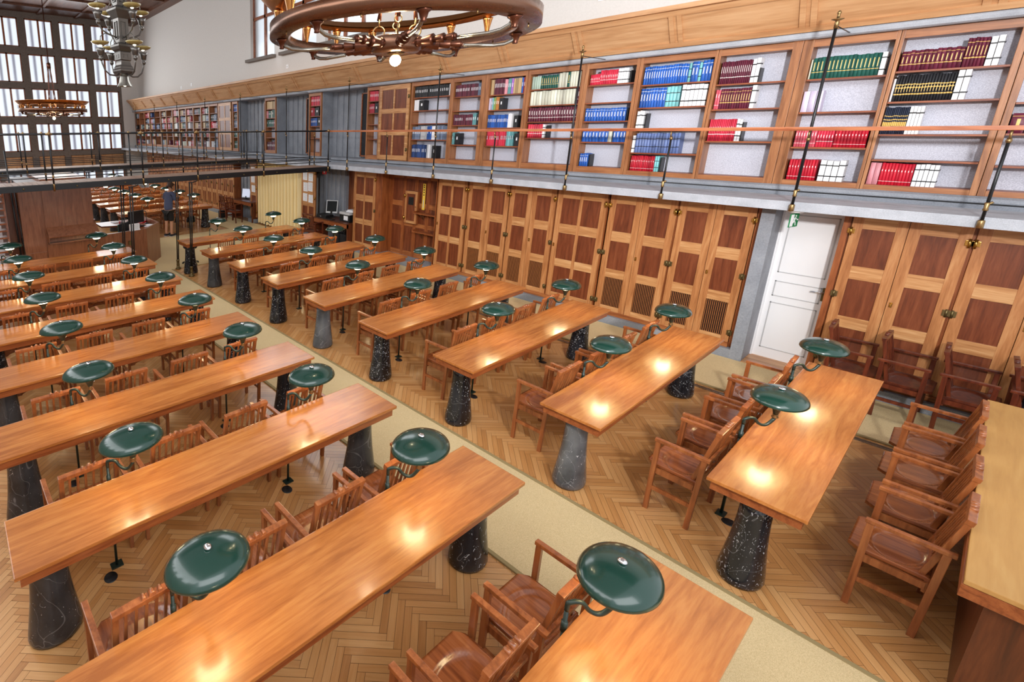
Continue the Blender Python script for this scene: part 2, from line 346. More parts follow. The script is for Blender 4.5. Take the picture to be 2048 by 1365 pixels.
# ------------------------------------------------------------------ camera (lens and shift solved from the picture)
cam = bpy.data.objects.new('camera', bpy.data.cameras.new('camera')); COL.objects.link(cam); SC.camera = cam
cam.data.sensor_width = 36; cam.data.sensor_fit = 'HORIZONTAL'; cam.data.lens = CAM_F/2048*36
cam.data.shift_x = -CAM_PX/2048; cam.data.shift_y = CAM_PY/2048; cam.data.clip_start = .05; cam.data.clip_end = 200
cr, cd, cf = [Vector(q) for q in CAM_R]
cam.matrix_world = Matrix(((cr.x, -cd.x, -cf.x, CAM_C[0]), (cr.y, -cd.y, -cf.y, CAM_C[1]), (cr.z, -cd.z, -cf.z, CAM_C[2]), (0, 0, 0, 1)))
# ------------------------------------------------------------------ constants
SP, D, TH = 1.1885, .504, .77
RX0, RX1, LX0, LX1 = 0., 3.174, -4.288, -1.179
XF, ZS0, ZS1 = 4.30, 2.22, 2.334      # gallery slab
XC = 4.80                             # cabinet fronts
XB, XBK = 5.15, 5.42                  # gallery bookcases
YW, XU, ZC = 27.6, 5.5, 9.0
ORD = ['first','second','third','fourth','fifth','sixth','seventh','eighth','ninth','tenth','eleventh','twelfth','thirteenth','fourteenth','fifteenth','sixteenth','seventeenth','eighteenth','nineteenth','twentieth','twenty-first','twenty-second']
# ------------------------------------------------------------------ floor
def make_floor():
    W, n = .058, 7; V = []; F = []; T = []; UV = []
    s = math.sqrt(.5)
    def add(u0, v0, lu, lv, horiz):
        cu, cv = (u0+lu/2)*W, (v0+lv/2)*W
        x, y = (cu-cv)*s, (cu+cv)*s*.74
        if not (-6.6 < x < 5.2 and -2.2 < y < 26): return
        if y > 10.6 and x < -2: return
        if -1.0 < x < -.2 and y < 10: return
        g = .02; b = len(V)
        for a, c in ((u0+g, v0+g), (u0+lu-g, v0+g), (u0+lu-g, v0+lv-g), (u0+g, v0+lv-g)):
            a *= W; c *= W; V.append(((a-c)*s, (a+c)*s*.74, 0))
        F.append((b, b+1, b+2, b+3)); T.append(R_.random()); o = R_.random()*20
        uv = [(0, 0), (lu*W, 0), (lu*W, lv*W), (0, lv*W)] if horiz else [(0, 0), (0, lu*W), (lv*W, lu*W), (lv*W, 0)]
        UV.extend([(a+o, c+o) for a, c in uv])
    K = 760
    for i in range(-K, K):
        for m in range(-70, 70):
            x0 = i + 2*n*m
            if -260 < x0 < 760: add(x0, i, n, 1, True)
            y0 = i - (2*n-1) + 2*n*m
            if -260 < y0 < 760: add(i, y0, 1, n, False)
    nq = len(F); b = len(V)
    V.extend([(-8, -4, -.003), (7, -4, -.003), (7, 29, -.003), (-8, 29, -.003), (-8,-4,-.12),(7,-4,-.12),(7,29,-.12),(-8,29,-.12)])
    F += [(b, b+1, b+2, b+3), (b+7,b+6,b+5,b+4), (b,b+4,b+5,b+1), (b+1,b+5,b+6,b+2), (b+2,b+6,b+7,b+3), (b+3,b+7,b+4,b)]
    me = bpy.data.meshes.new('floor'); me.from_pydata(V, [], F)
    me.materials.append(M['floor']); me.materials.append(M['gap'])
    for i in range(6): me.polygons[nq+i].material_index = 1
    at = me.attributes.new('tint', 'FLOAT', 'FACE'); at.data.foreach_set('value', T + [.5]*6)
    ul = me.uv_layers.new(name='UVMap'); fl = []
    for u in UV: fl.extend(u)
    fl.extend([0.]*(len(me.loops)*2-len(fl))); ul.data.foreach_set('uv', fl)
    o = link(bpy.data.objects.new('floor', me)); o['kind'] = 'structure'; o['label'] = 'oak herringbone parquet floor'
make_floor()
def carpet(name, x0, x1, y0, y1, label, edges):
    c = MB(); c.box(x0, x1, y0, y1, 0.0, .012)
    o = c.build(name, M['carpet']); tag(o, label, 'carpet')
    for x in edges:
        e = MB(); e.box(x-.018, x+.018, y0, y1, 0.0, .017, .005); e.build('binding', M['carpedge'], o)
carpet('carpet_runner', -1.166, -.052, -3, 10.25, 'long olive carpet runner down the aisle between the two table blocks', (-1.15, -.068))
carpet('carpet_runner', 3.47, 4.68, -3, 10.25, 'olive carpet runner along the foot of the panelled cabinets', (3.485,))
carpet('carpet', -1.166, 4.68, 10.25, 13.75, 'wide olive carpet crossing the hall under the footbridge', ())
carpet('carpet_runner', 3.45, 4.68, 13.75, 26, 'olive carpet strip beside the far cabinets beyond the footbridge', (3.465,))
for x in (3.40, 3.36):
    m = MB(); m.box(x-.012, x+.012, -2, 10.2, 0, .008); tag(m.build('floor_strip', M['steel']), 'narrow steel strip let into the parquet beside the wall carpet', 'floor strip', 'steel strips beside the wall carpet')
# ------------------------------------------------------------------ walls and gallery slab
def wall_with_holes(mb, x0, x1, y0, y1, z0, z1, holes):
    ys = sorted({y0, y1, *[h[0] for h in holes], *[h[1] for h in holes]}); zs = sorted({z0, z1, *[h[2] for h in holes], *[h[3] for h in holes]})
    for a, b in zip(ys, ys[1:]):
        for c, d in zip(zs, zs[1:]):
            if any(h[0] <= a and b <= h[1] and h[2] <= c and d <= h[3] for h in holes): continue
            mb.box(x0, x1, a, b, c, d)
WIN = [(13.95, 15.45, 5.72, 8.5), (11.75, 13.35, 5.72, 8.5), (9.25, 11.35, 5.72, 8.5)]
w = MB(); wall_with_holes(w, XU, XU+.35, -2, YW+.4, 4.95, ZC, WIN); w.box(XU+.1, XU+.35, -2, YW+.4, 0, 4.95)
struct('wall_right', w, M['plaster'])
w = MB(); wall_with_holes(w, -7.0, -6.7, -2, YW+.4, 0, ZC, [(a, a+1.9, 5.6, 8.6) for a in (0, 3, 6, 9, 12, 15, 18, 21)])
struct('wall_left', w, M['plaster'])
w = MB(); w.box(4.55, XU+.1, YW, YW+.35, 0, ZC); w.box(-7, -4.9, YW, YW+.35, 0, ZC)
struct('wall_end', w, M['plaster'])
w = MB(); w.box(-7, XU+.4, -2, YW+.4, ZC, ZC+.2)
for y in range(0, 28, 2):
    w.box(-7, XU, y-.06, y+.06, ZC-.08, ZC)
for x in (-4.8, -3, -1.2, .6, 2.4, 4.2): w.box(x-.06, x+.06, -2, YW, ZC-.06, ZC)
w.box(XU-.5, XU, -2, YW, ZC-.14, ZC)
struct('ceiling', w, M['ceil'])
w = MB(); w.box(XF, XU+.1, -1.9, YW, ZS0, ZS1, .006); struct('trim_1', w, M['fascia'], 'grey stone gallery slab')
w = MB(); w.prism([(XB-.03, ZS1), (XU+.1, ZS1), (XU+.1, 2.467), (XB, 2.467), (XB-.04, 2.445), (XB-.055, 2.41)], 'y', -1.9, YW)
struct('trim_2', w, M['concrete'], 'rounded stone step under the gallery bookcases')
w = MB(); w.prism([(XU+.1, 4.305), (5.09, 4.305), (5.06, 4.32), (5.045, 4.352), (5.06, 4.385), (5.09, 4.40), (XU+.1, 4.40)], 'y', -1.9, YW)
struct('trim_3', w, M['fascia'], 'grey stone roll above the gallery bookcases')
# sloping panelled cove above
w = MB()
A = Vector((5.045, 4.402)); B = Vector((4.72, 4.86)); n_ = Vector((-(B-A).y, (B-A).x)).normalized()*-1
def cv(t, d): p = A + (B-A)*t + n_*d*-1; return (p.x, p.y)
w.mi = 0; w.prism([cv(0, 0), cv(1, 0), (5.0, 4.86), (5.3, 4.402)], 'y', -1.9, 27.2)
w.mi = 1
w.prism([cv(0, .0), cv(.13, .0), cv(.13, .025), cv(0, .025)], 'y', -1.9, 27.2); w.prism([cv(.86, 0), cv(1, 0), cv(1, .025), cv(.86, .025)], 'y', -1.9, 27.2)
y = 2.753 - 4*1.317
while y < 27.2:
    w.prism([cv(.1, 0), cv(.9, 0), cv(.9, .028), cv(.1, .028)], 'y', y-.075, y-.02)
    w.prism([cv(.1, 0), cv(.9, 0), cv(.9, .028), cv(.1, .028)], 'y', y+.02, y+.075)
    w.prism([cv(.02, 0), cv(.98, 0), cv(.98, .014), cv(.02, .014)], 'y', y-.02, y+.02)
    y += 1.317
w.box(4.68, XU, -1.9, 27.25, 4.86, 4.93, .006)
struct('trim_4', w, [M['cove'], M['covef']], 'sloping panelled wooden cove')
# grey plinth and base moulding under the cabinets
w = MB()
for a, b in ((-1.9, .66), (1.40, 6.62), (8.2, 9.25), (10.8, 11.5), (14.1, 14.5), (15.62, YW)): w.box(4.69, 5.3, a, b, 0, .14, .004)
w.box(4.69, 5.2, 6.62, 8.2, 0, .14, .004)
struct('baseboard_right', w, M['concrete'])
w = MB(); 
for a, b in ((-1.9, .645), (1.455, 6.57), (8.42, 9.23), (15.65, 25)): w.box(4.755, 4.86, a, b, .14, .2, .006)
struct('trim_5', w, M['nicher'], 'wooden moulding at the foot of the cabinets')
w = MB(); w.box(4.69, 5.14, 1.275, 1.405, 0, ZS0); w.box(5.29, 5.59, 10.04, 11.2, 0, ZS0)
for y in (10.1, 10.3, 10.5, 10.7, 10.9): w.box(5.25, 5.29, y-.03, y+.07, 0, ZS0)
w.box(5.1, 5.5, 14.5, 15.63, 0, ZS0)
for y in (14.7, 14.95, 15.2, 15.45): w.box(5.06, 5.1, y-.03, y+.05, 0, ZS0)
struct('trim_6', w, M['pillar'], 'grey stone piers between the cabinets')
# ------------------------------------------------------------------ windows
def window(i, axis, u0, u1, z0, z1, pos, bars=2):
    """axis 'x': window in a plane x=pos spanning y; 'y': plane y=pos spanning x"""
    def P(mb, a, b, c, d, t0, t1):
        if axis == 'x': mb.box(pos+t0, pos+t1, a, b, c, d)
        else: mb.box(a, b, pos+t0, pos+t1, c, d)
    f = MB(); t = .05
    P(f, u0, u0+t, z0, z1, 0, .08); P(f, u1-t, u1, z0, z1, 0, .08); P(f, u0, u1, z0, z0+t, 0, .08); P(f, u0, u1, z1-t, z1, 0, .08)
    for k in range(1, bars):
        c = u0+(u1-u0)*k/bars; P(f, c-.045, c+.045, z0, z1, 0, .08)
    fr = f.build('window_%d' % i, M['apron']); fr['kind'] = 'structure'
    g = MB(); P(g, u0+.02, u1-.02, z0+.02, z1-.02, .035, .045); g.build('pane', M['pane'], fr)
    return fr
wi = 1
for y0, y1, z0, z1 in WIN:
    n = 2 if y1-y0 < 1.8 else 3
    zm = z0+1.35
    for a, b in ((z0, zm), (zm, z1)):
        window(wi, 'x', y0, y1, a, b, XU+.12, n); wi += 1
s_ = MB(); s_.box(XU-.16, XU+.2, 13.85, 15.6, 5.62, 5.72, .01); s_.box(XU-.16, XU+.2, 9.1, 13.5, 5.62, 5.72, .01); struct('trim_7', s_, M['endstone'], 'dark stone window sills')
kx = (YW-28)/32.34+1
fx = lambda x: -4.339+(x+4.339)*.986; fz = lambda z: 3.2515+(z-3.2515)*.986
grid = MB(); rows = [(2.255, 3.693), (4.009, 5.439), (5.735, 7.118), (7.445, 8.80)]
bays = [(3.25-1.62*k, 4.556-1.62*k) for k in range(6)]
holes = []
for a, b in bays:
    for c, d in rows: holes.append((fx(a), fx(b), fz(c), fz(d)))
    holes.append((fx(a), fx(b), fz(.35), fz(1.2)))
    holes.append((fx(a), fx(b), fz(1.22), fz(1.99)))
xs = sorted({-4.9, 4.56, *[h[0] for h in holes], *[h[1] for h in holes]}); zs = sorted({0, ZC, *[h[2] for h in holes], *[h[3] for h in holes]})
for a, b in zip(xs, xs[1:]):
    for c, d in zip(zs, zs[1:]):
        if not any(h[0] <= a and b <= h[1] and h[2] <= c and d <= h[3] for h in holes): grid.box(a, b, YW, YW+.3, c, d)
struct('wall_end', grid, M['endstone'])
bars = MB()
for a, b, c, d in holes:
    if d-c > .7 and abs(c-fz(1.22)) > .05 or c < 1:
        window(wi, 'y', a, b, c, d, YW+.1, 2); wi += 1
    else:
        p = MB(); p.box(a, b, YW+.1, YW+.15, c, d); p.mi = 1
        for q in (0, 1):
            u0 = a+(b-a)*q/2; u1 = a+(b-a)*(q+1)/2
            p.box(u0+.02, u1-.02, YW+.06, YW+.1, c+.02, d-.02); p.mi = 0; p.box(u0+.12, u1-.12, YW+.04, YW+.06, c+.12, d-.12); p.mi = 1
        o = p.build('wall_end_panel', [M['cove'], M['covef']]); o['kind'] = 'structure'  # paler cove wood stands in for window light on these panels
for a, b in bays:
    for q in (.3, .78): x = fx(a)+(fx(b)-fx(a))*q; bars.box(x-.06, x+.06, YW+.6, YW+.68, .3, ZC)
tag(bars.build('window_bars', M['bars']), 'self-lit grey upright bars outside the frosted end windows', 'window bars')
# ------------------------------------------------------------------ panelled cabinets
def panel_grid(mb, w, zr, cols, sw=.085, mw=.05, grille=False, x=0., setback=.014):
    """framed door: zr = list of rail ranges bottom to top; material idx 0 stile 1 rail 2 panel 3 slat 4 slit"""
    z0, z1 = zr[0][0], zr[-1][1]
    mb.mi = 0
    for a, b in ((0, sw), (w-sw, w)): mb.box(x, x+.035, a, b, z0, z1, .003)
    cs = [(sw+(w-2*sw)*k/cols, sw+(w-2*sw)*(k+1)/cols) for k in range(cols)]
    for k in range(1, cols): mb.mi = 0; mb.box(x+.002, x+.033, cs[k][0]-mw/2, cs[k][0]+mw/2, z0, z1)
    mb.mi = 1
    for a, b in zr: mb.box(x+.003, x+.03, sw-.001, w-sw+.001, a, b)
    for i in range(len(zr)-1):
        a, b = zr[i][1], zr[i+1][0]
        if grille and i == 0:
            mb.mi = 4; mb.box(x+.026, x+.034, sw, w-sw, a, b); mb.mi = 3
            n = max(6, int((w-2*sw)/.021)); p = (w-2*sw)/n
            for k in range(n): mb.box(x+.006, x+.02, sw+p*(k+.33), sw+p*(k+.67), a, b)
        else: mb.mi = 2; mb.box(x+setback, x+.03, sw, w-sw, a, b)
ZR = [(.2, .282), (.778, .922), (1.40, 1.565), (2.025, 2.2)]
DM = ['oak', 'oakh', 'panel', 'slat', 'slit']
_dc = {}
def door_mesh(w, cols, grille, zr=ZR, mats=DM):
    k = (round(w, 3), cols, grille, tuple(zr), tuple(mats))
    if k not in _dc:
        m = MB(); panel_grid(m, w, list(zr), cols, grille=grille); _dc[k] = m.mesh('door', [M[q] for q in mats])
    return _dc[k]
hm = MB(); hm.box(-.012, 0, -.028, .028, -.035, .035, .003); hm.tube([(-.016, 0, -.045), (-.016, 0, .045)], .009)
HINGE = hm.mesh('hinge', M['oldbrass'])
hm = MB(); hm.box(-.014, 0, -.03, .03, -.03, .03, .004); hm.tube([(-.018, 0, -.05), (-.018, 0, .05)], .011); HINGE2 = hm.mesh('hinge', M['gold'])
hm = MB(); hm.box(-.008, 0, -.012, .012, -.03, .03, .003); hm.tube([(-.014, 0, 0), (0, 0, 0)], .006); KEY = hm.mesh('keyhole_plate', M['gold'])
def inst(name, me, parent, loc): o = link(bpy.data.objects.new(name, me), parent); o.location = loc; return o
def cabinet(y0, y1, leaves, label, cols=1, grille=False, x=XC, zr=ZR, group=None, hinge_side=0):
    t = thing('wall_cabinet', label, 'cabinet', (x, y0, 0), 0, group)
    L = y1-y0; b = MB(); b.box(.036, .42, 0, L, .2, 2.215); b.build('carcass', M['niche'], t)
    w = (L-.03)/leaves
    for k in range(leaves):
        a = .012+k*(w+.004)
        d = inst('door', door_mesh(w, cols, grille, tuple(zr)), t, (0, a, 0))
        left = (k == leaves-1) if leaves > 1 else bool(hinge_side)
        hy = w-.006 if left else .006
        for z, hmx in ((.347, HINGE), (1.19, HINGE), (1.99, HINGE2)): inst('hinge', hmx, d, (0, hy, z))
        if leaves == 1 or k == 0: inst('keyhole_plate', KEY, d, (0, (w-.03 if (leaves == 2 or not left) else .03), 1.17))
    return t
cabinet(-1.09, -.22, 2, 'panelled two-door oak cabinet at the end of the wall, beyond the row of chairs')
cabinet(-.22, .645, 2, 'panelled two-door oak cabinet just to the right of the white door')
cabinet(1.455, 2.31, 2, 'oak cabinet with two grilled doors beside the white door\'s stone pier', grille=True)
cabinet(2.31, 3.22, 2, 'oak cabinet with two grilled doors, second from the white door\'s stone pier', grille=True)
cabinet(3.24, 4.05, 1, 'single wide six-panel oak cabinet between two pairs of grilled cabinets', cols=2)
cabinet(4.05, 4.92, 2, 'oak cabinet with two grilled doors just past the single six-panel cabinet', grille=True)
cabinet(4.92, 5.82, 2, 'oak cabinet with two grilled doors, next to the one by the shelved recess', grille=True)
cabinet(5.84, 6.57, 1, 'single six-panel oak cabinet beside the shelved recess', cols=2)
cabinet(8.42, 9.23, 1, 'six-panel oak cabinet door between the shelved recess and the computer desk', cols=2)
yy = 15.66
for k in range(20):
    cabinet(yy, yy+.455, 1, '%s six-panel oak cabinet along the far wall, counted from the curtain end' % ORD[k], cols=2, group='cabinets along the far wall'); yy += .46
# shelved recess
t = thing('wall_panelling', 'dark oak panelling lining the recess with two small shelves', 'panelling', (5.1, 6.6, 0))
m = MB(); panel_grid(m, 1.6, [(.14, .26), (.9, 1.0), (1.38, 1.50), (2.06, 2.2)], 4, sw=.09, mw=.09); m.build('back_panel', [M['niche'], M['nicher'], M['panel']], t)
m = MB(); m.box(-.3, .03, 1.6, 1.82, .14, 2.2); m.build('side_panel', M['niche'], t)
m = MB(); m.box(-.3, .03, -.02, 0, .14, 2.2); m.build('side_panel', M['niche'], t)
t = thing('phone_cabinet', 'small oak wall cupboard with a black square window in the recess', 'cupboard', (5.02, 7.28, 1.0))
m = MB(); m.box(.01, .075, 0, .36, 0, .78); m.build('carcass', M['niche'], t)
m = MB(); panel_grid(m, .36, [(0, .06), (.72, .78)], 1, sw=.055, x=-.02); d = m.build('door', [M['oak'], M['oakh'], M['panel']], t)
m = MB(); m.box(-.012, -.004, .11, .26, .45, .64, .002); m.build('window', M['blackp'], d)
for z in (.12, .66): inst('hinge', HINGE2, d, (-.02, .355, z))
m = MB(); m.sphere((-.03, .03, .42), .012); m.build('knob', M['brass'], d)
t = thing('notice_strip', 'narrow yellow upright strip with black dots beside the small wall cupboard', 'sign', (5.085, 7.12, 1.36))
m = MB(); m.box(0, .008, 0, .075, 0, .62); m.build('strip', M['yellow'], t)
m = MB(); [m.box(-.003, 0, .025, .05, z, z+.03) for z in (.34, .4, .46, .52, .57)]; m.mi = 1; m.box(-.003, 0, .028, .047, .05, .24); m.build('marking', [M['blackp'], M['greybox']], t)
for z, lab in ((1.27, 'upper small oak shelf on brass brackets in the panelled recess'), (.82, 'lower small oak shelf on brass brackets in the panelled recess')):
    t = thing('wall_shelf', lab, 'shelf', (5.1, 6.62, z))
    m = MB(); m.box(-.2, 0, 0, .66, 0, .028, .004); m.box(-.2, 0, .66, .68, 0, .06); m.build('board', M['niche'], t)
    for y in (.52, .12):
        m = MB(); m.tube([(-.01, y, -.16), (-.01, y, 0)], .006, 6); m.tube([(-.01, y, -.14), (-.06, y, -.07), (-.15, y, -.01)], .005, 6); m.build('bracket', M['brass'], t)
# white door
t = MB(); wd = .56
t.box(0, .04, 0, wd, .02, 2.21); t.mi = 1
for a, b in ((.16, .84), (.93, 1.15), (1.27, 2.08)):
    for (c, d, e, f) in ((.06, wd-.06, a, a+.012), (.06, wd-.06, b-.012, b), (.06, .072, a, b), (wd-.072, wd-.06, a, b)): t.box(-.006, .001, c, d, e, f)
door = t.build('door_1', [M['white'], M['greybox']]); door['kind'] = 'structure'; door.location = (5.13, .70, 0)
m = MB(); m.box(-.01, 0, .03, .055, .98, 1.16); m.mi = 1; m.tube([(-.01, .042, 1.1), (-.05, .042, 1.1), (-.055, .06, 1.1), (-.055, .15, 1.095)], .009); m.build('door_handle', [M['oldbrass'], M['chrome']], door)
m = MB(); m.box(-.03, .02, wd-.005, wd+.035, 0, 2.21); m.build('door_frame', M['white'], door)
m = MB(); m.box(4.8, 5.2, .645, .70, .0, 2.21); m.box(4.8, 5.13, 1.405, 1.455, .14, 2.21); struct('trim_8', m, M['niche'], 'wooden reveals beside the white door')
m = MB(); m.box(4.68, 5.14, .66, 1.275, 0, .02, .004); struct('trim_9', m, M['oakh'], 'wooden threshold of the white door')
# noticeboard doors, curtain
def board_door(y0, y1, rz, label, npap):
    t = thing('noticeboard_door', label, 'door', (XC, y0, 0), rz)
    w = y1-y0; m = MB(); panel_grid(m, w, [(.2, .28), (.66, .72), (.98, 1.06), (2.1, 2.2)], 2 if w > .5 else 1, sw=.06)
    m.mi = 3; m.box(-.006, .002, .07, w-.07, 1.05, 2.1); m.build('door', [M['oak'], M['oakh'], M['panel'], M['oakh']], t)
    for z in (.4, 1.25, 2.0): inst('hinge', HINGE2, t, (0, .004, z))
    k = 0
    for r in range(3):
        for c in range(npap):
            pw = (w-.16)/npap-.035; y = .09+c*(pw+.045)+.012*((r*2+c) % 3); z = 1.10+r*.32+.02*((r+c) % 2)
            p = MB(); p.box(-.009, -.0065, y, y+pw, z, z+.24+.03*((r+2*c) % 2)); p.mi = 1
            for q in range(7):
                l = pw*(.55+.3*((q*7+k*3) % 5)/5); p.box(-.0098, -.009, y+pw*.1, y+pw*.1+l*.9, z+.04+q*.032, z+.048+q*.032)
            o = p.build('notice', [M['paper'], M['greybox']]); o.matrix_world = Matrix.Translation((XC, y0, 0)) @ Matrix.Rotation(rz, 4, 'Z')
            tag(o, 'white printed sheet pinned %s on the %s noticeboard door' % (('at the bottom', 'in the middle', 'at the top')[r], 'wide' if npap > 1 else 'narrow'), 'notice', 'sheets on the noticeboard doors'); k += 1
board_door(10.84, 11.49, 0, 'oak door with notice sheets, between the grey pier and the curtain', 2)
board_door(14.06, 14.49, 0, 'narrow oak door with notice sheets at the far edge of the curtain', 1)
m = MB(); m.sm = True; n = 120; pts = []
for i in range(n+1):
    y = 11.5+2.5*i/n; x = 4.85+.07*math.sin(i*.72)+.04*math.sin(i*1.47+1); pts.append((x, y))
zc = [.04, .8, 1.5, 2.19]; vv = [[m.bm.verts.new((p[0]+(0 if z > 1 else .012*math.sin(j*.4)), p[1], z)) for j, p in enumerate(pts)] for z in zc]
for a, b in zip(vv, vv[1:]):
    for i in range(n): m._f([a[i], a[i+1], b[i+1], b[i]])
tag(m.build('curtain', M['curtain']), 'pale yellow pleated curtain hanging in the bay beyond the footbridge', 'curtain')
m = MB(); m.box(5.4, 5.55, 9.23, 10.04, 0, 2.21); m.box(4.9, 5.4, 9.23, 9.27, 0, 2.21); m.box(5.2, 5.4, 11.5, 14.05, 0, 2.2); struct('trim_10', m, M['niche'], 'wooden lining of the computer niche')
# ------------------------------------------------------------------ reading tables
def table_proto():
    L = 3.174; t = thing('reading_table', '-', 'table')
    m = MB(); m.box(0, L, 0, D, TH-.026, TH, .006); tb = m.build('tabletop', M['table'], t)
    m = MB(); m.box(.03, L-.03, .022, D-.022, TH-.1, TH-.026, .003); m.build('apron', M['apron'], t)
    pr = [(.118, 0), (.13, .006), (.135, .03), (.131, .08), (.12, .17), (.107, .28), (.097, .4), (.091, .5), (.09, .58), (.094, TH-.1)]
    for x in (.2, L-.2):
        m = MB(); m.lathe(pr, 28); o = m.build('pedestal', M['mblack'], t, (x, D/2, 0)); o.scale = (1.28, .95, 1)
    return t
TP = table_proto(); used = [0]
def setmat(o, mat):
    o.material_slots[0].link = 'OBJECT'; o.material_slots[0].material = mat
def table(side, k, label, ped):
    x0 = RX0 if side == 'R' else LX0
    o = TP if not used[0] else copy_tree(TP); used[0] = 1
    o.location = (x0, k*SP+(.01 if side == 'L' else 0), 0); o['label'] = label; o['group'] = 'reading tables'
    if side == 'L': o.location.x = LX0-.03
    ps = [c for c in o.children if c.name.startswith('pedestal')]; ps.sort(key=lambda c: c.location.x)
    for c, mt in zip(ps, ped): setmat(c, M[mt])
    return o
SIDE = {'R': 'between the carpet aisle and the cabinets', 'L': 'on the far-from-cabinets side of the aisle'}
SN = {'R': 'cabinet-side', 'L': 'window-side'}
PED = {('R',0):('mflake','mflake'),('R',1):('mgrey','mflake'),('R',2):('mblack','mflake'),('R',3):('mflake','mblack'),('R',4):('mgrey','mblack'),('R',5):('mblack','mblack'),('R',6):('mflake','mblack'),('R',7):('mdark','mblack'),('R',8):('mflake','mblack'),
       ('L',0):('mdark','mblack'),('L',1):('mdark','mblack'),('L',2):('mdark','mdark'),('L',3):('mdark','mblack'),('L',4):('mdark','mflake'),('L',5):('mblack','mblack')}
for side in 'RL':
    for k in range(9):
        table(side, k, 'long glossy reading table, %s row from the front in the %s block' % (ORD[k], SN[side]), PED.get((side, k), ('mblack', 'mblack')))
for k in range(12, 21):
    table('R', k, 'long reading table beyond the footbridge, %s row behind the standing man' % ORD[k-12], ('mdark', 'mblack'))
# ------------------------------------------------------------------ chairs
def chair_proto(wd, sd, tag_):
    t = thing('armchair', '-', 'chair')
    # dished seat
    m = MB(); nx, ny = 32, 26; X0, X1, Y0, Y1 = -.236, .236, -.14, .205; g = []
    for j in range(ny+1):
        row = []
        for i in range(nx+1):
            x = X0+(X1-X0)*i/nx; y = Y0+(Y1-Y0)*j/ny
            c = .05; ex = abs(x)-(.236-c); 
            if y > Y1-c and ex > 0:
                lim = .236-max(0, (y-(Y1-c))); x = math.copysign(min(abs(x), lim), x)
            e = math.hypot(x/.2, (y-.01)/.125); dz = -.02*max(0, min(1, (1.08-e)/.2)) if e < 1.08 else 0
            row.append(m.bm.verts.new((x, y, .425+dz)))
        g.append(row)
    m.sm = True
    for j in range(ny):
        for i in range(nx): m._f([g[j][i], g[j][i+1], g[j+1][i+1], g[j+1][i]])
    m.sm = False
    bd = [g[0][i] for i in range(nx+1)]+[g[j][nx] for j in range(1, ny+1)]+[g[ny][i] for i in range(nx-1, -1, -1)]+[g[j][0] for j in range(ny-1, 0, -1)]
    lo = [m.bm.verts.new((v.co.x*.98, v.co.y, .398)) for v in bd]
    for i in range(len(bd)): m._f([bd[i], lo[i], lo[(i+1) % len(bd)], bd[(i+1) % len(bd)]])
    m._f(lo)
    m.build('seat', sd, t)
    m = MB(); a = .33
    for y in (.13, -.13):
        pts = [(-.25, .398), (.25, .398), (.25, .325)]+[(.2*math.cos(PI*q/10), .325+.045*math.sin(PI*q/10)) for q in range(0, 11)]+[(-.25, .325)]
        m.prism([(p[0], p[1]) for p in pts][::-1], 'y', y-.009, y+.009)
    for x in (-.25, .25): m.box(x-.01, x+.01, -.13, .13, .35, .398)
    m.build('apron', wd, t)
    for s in (-1, 1):
        m = MB(); m.bar((s*.272, .138, 0), (s*.272, .136, .655), .03, .034, (0, 1, 0), .003); m.build('leg', wd, t)
        m = MB(); m.bar((s*.272, -.142, 0), (s*.272, -.166, .655), .03, .034, (0, 1, 0), .003); m.build('leg', wd, t)
        m = MB(); m.box(s*.272-.019, s*.272+.019, -.2, .16, .655, .682, .005); m.build('armrest', wd, t)
        m = MB(); m.box(s*.272-.011, s*.272+.011, -.145, .135, .2, .235, .003); m.build('stretcher', wd, t)
    m = MB(); m.box(-.272, .272, -.175, -.155, .585, .61, .003); m.build('stretcher', wd, t)
    m = MB(); up = Vector((0, -.105, .465)).normalized()
    for s in (-1, 1): m.bar((s*.195, -.105, .42), (s*.195, -.2, .885), .034, .028, (0, 1, .2), .003)
    for q in range(6):
        x = -.195+.39*(q+1)/7; m.bar((x, -.12, .505), (x, -.196, .87), .018, .011, (0, 1, .2))
    m.bar((-.2, -.121, .505), (.2, -.121, .505), .02, .04, (0, -.2, 1), .003)
    m.bar((-.215, -.2, .885), (.215, -.2, .885), .036, .036, (0, -.2, 1), .004)
    for x, r in ((-.045, .013), (0, .019), (.045, .013)):
        m.lathe([(r, -.016), (r, .016)], 10, (0, 0, 0), M=Matrix.Translation((x, -.203, .904)) @ Matrix.Rotation(PI/2, 4, 'X'))
    m.build('backrest', wd, t)
    return t
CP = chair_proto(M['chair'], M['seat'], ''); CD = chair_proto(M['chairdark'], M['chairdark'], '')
cu = {id(CP): 0, id(CD): 0}
def chair(x, y, rz, label, group, proto=None):
    p = proto or CP
    o = p if not cu[id(p)] else copy_tree(p); cu[id(p)] = 1
    o.location = (x, y, .0125 if x > 3.6 else 0); o.rotation_euler = (0, 0, rz); o['label'] = label; o['group'] = group; return o
def jit(a): return R_.uniform(-a, a)
for k in range(-1, 8):
    y = k*SP+.768 if k >= 0 else -.352
    for i in range(4):
        lab = ('slatted wooden armchair behind the %s cabinet-side table, %s seat from the aisle' % (ORD[k], ORD[i])) if k >= 0 else 'slatted wooden armchair against the tan counter, %s seat from the aisle' % ORD[i]
        chair(.685+.655*i+(.12 if k < 0 else 0)+jit(.012), y+jit(.008), jit(.02), lab, 'reading chairs')
for k in range(0, 8):
    for i in range(4):
        chair(-1.76-.66*i+jit(.012), k*SP+.778+jit(.008), jit(.02), 'slatted wooden armchair behind the %s window-side table, %s seat from the aisle' % (ORD[k], ORD[i]), 'reading chairs')
for k in range(12, 20):
    for i in range(4):
        chair(.685+.655*i+jit(.012), k*SP+.768+jit(.008), jit(.03), 'slatted armchair in the %s row behind the standing man, %s seat from the aisle' % (ORD[k-12], ORD[i]), 'chairs beyond the footbridge')
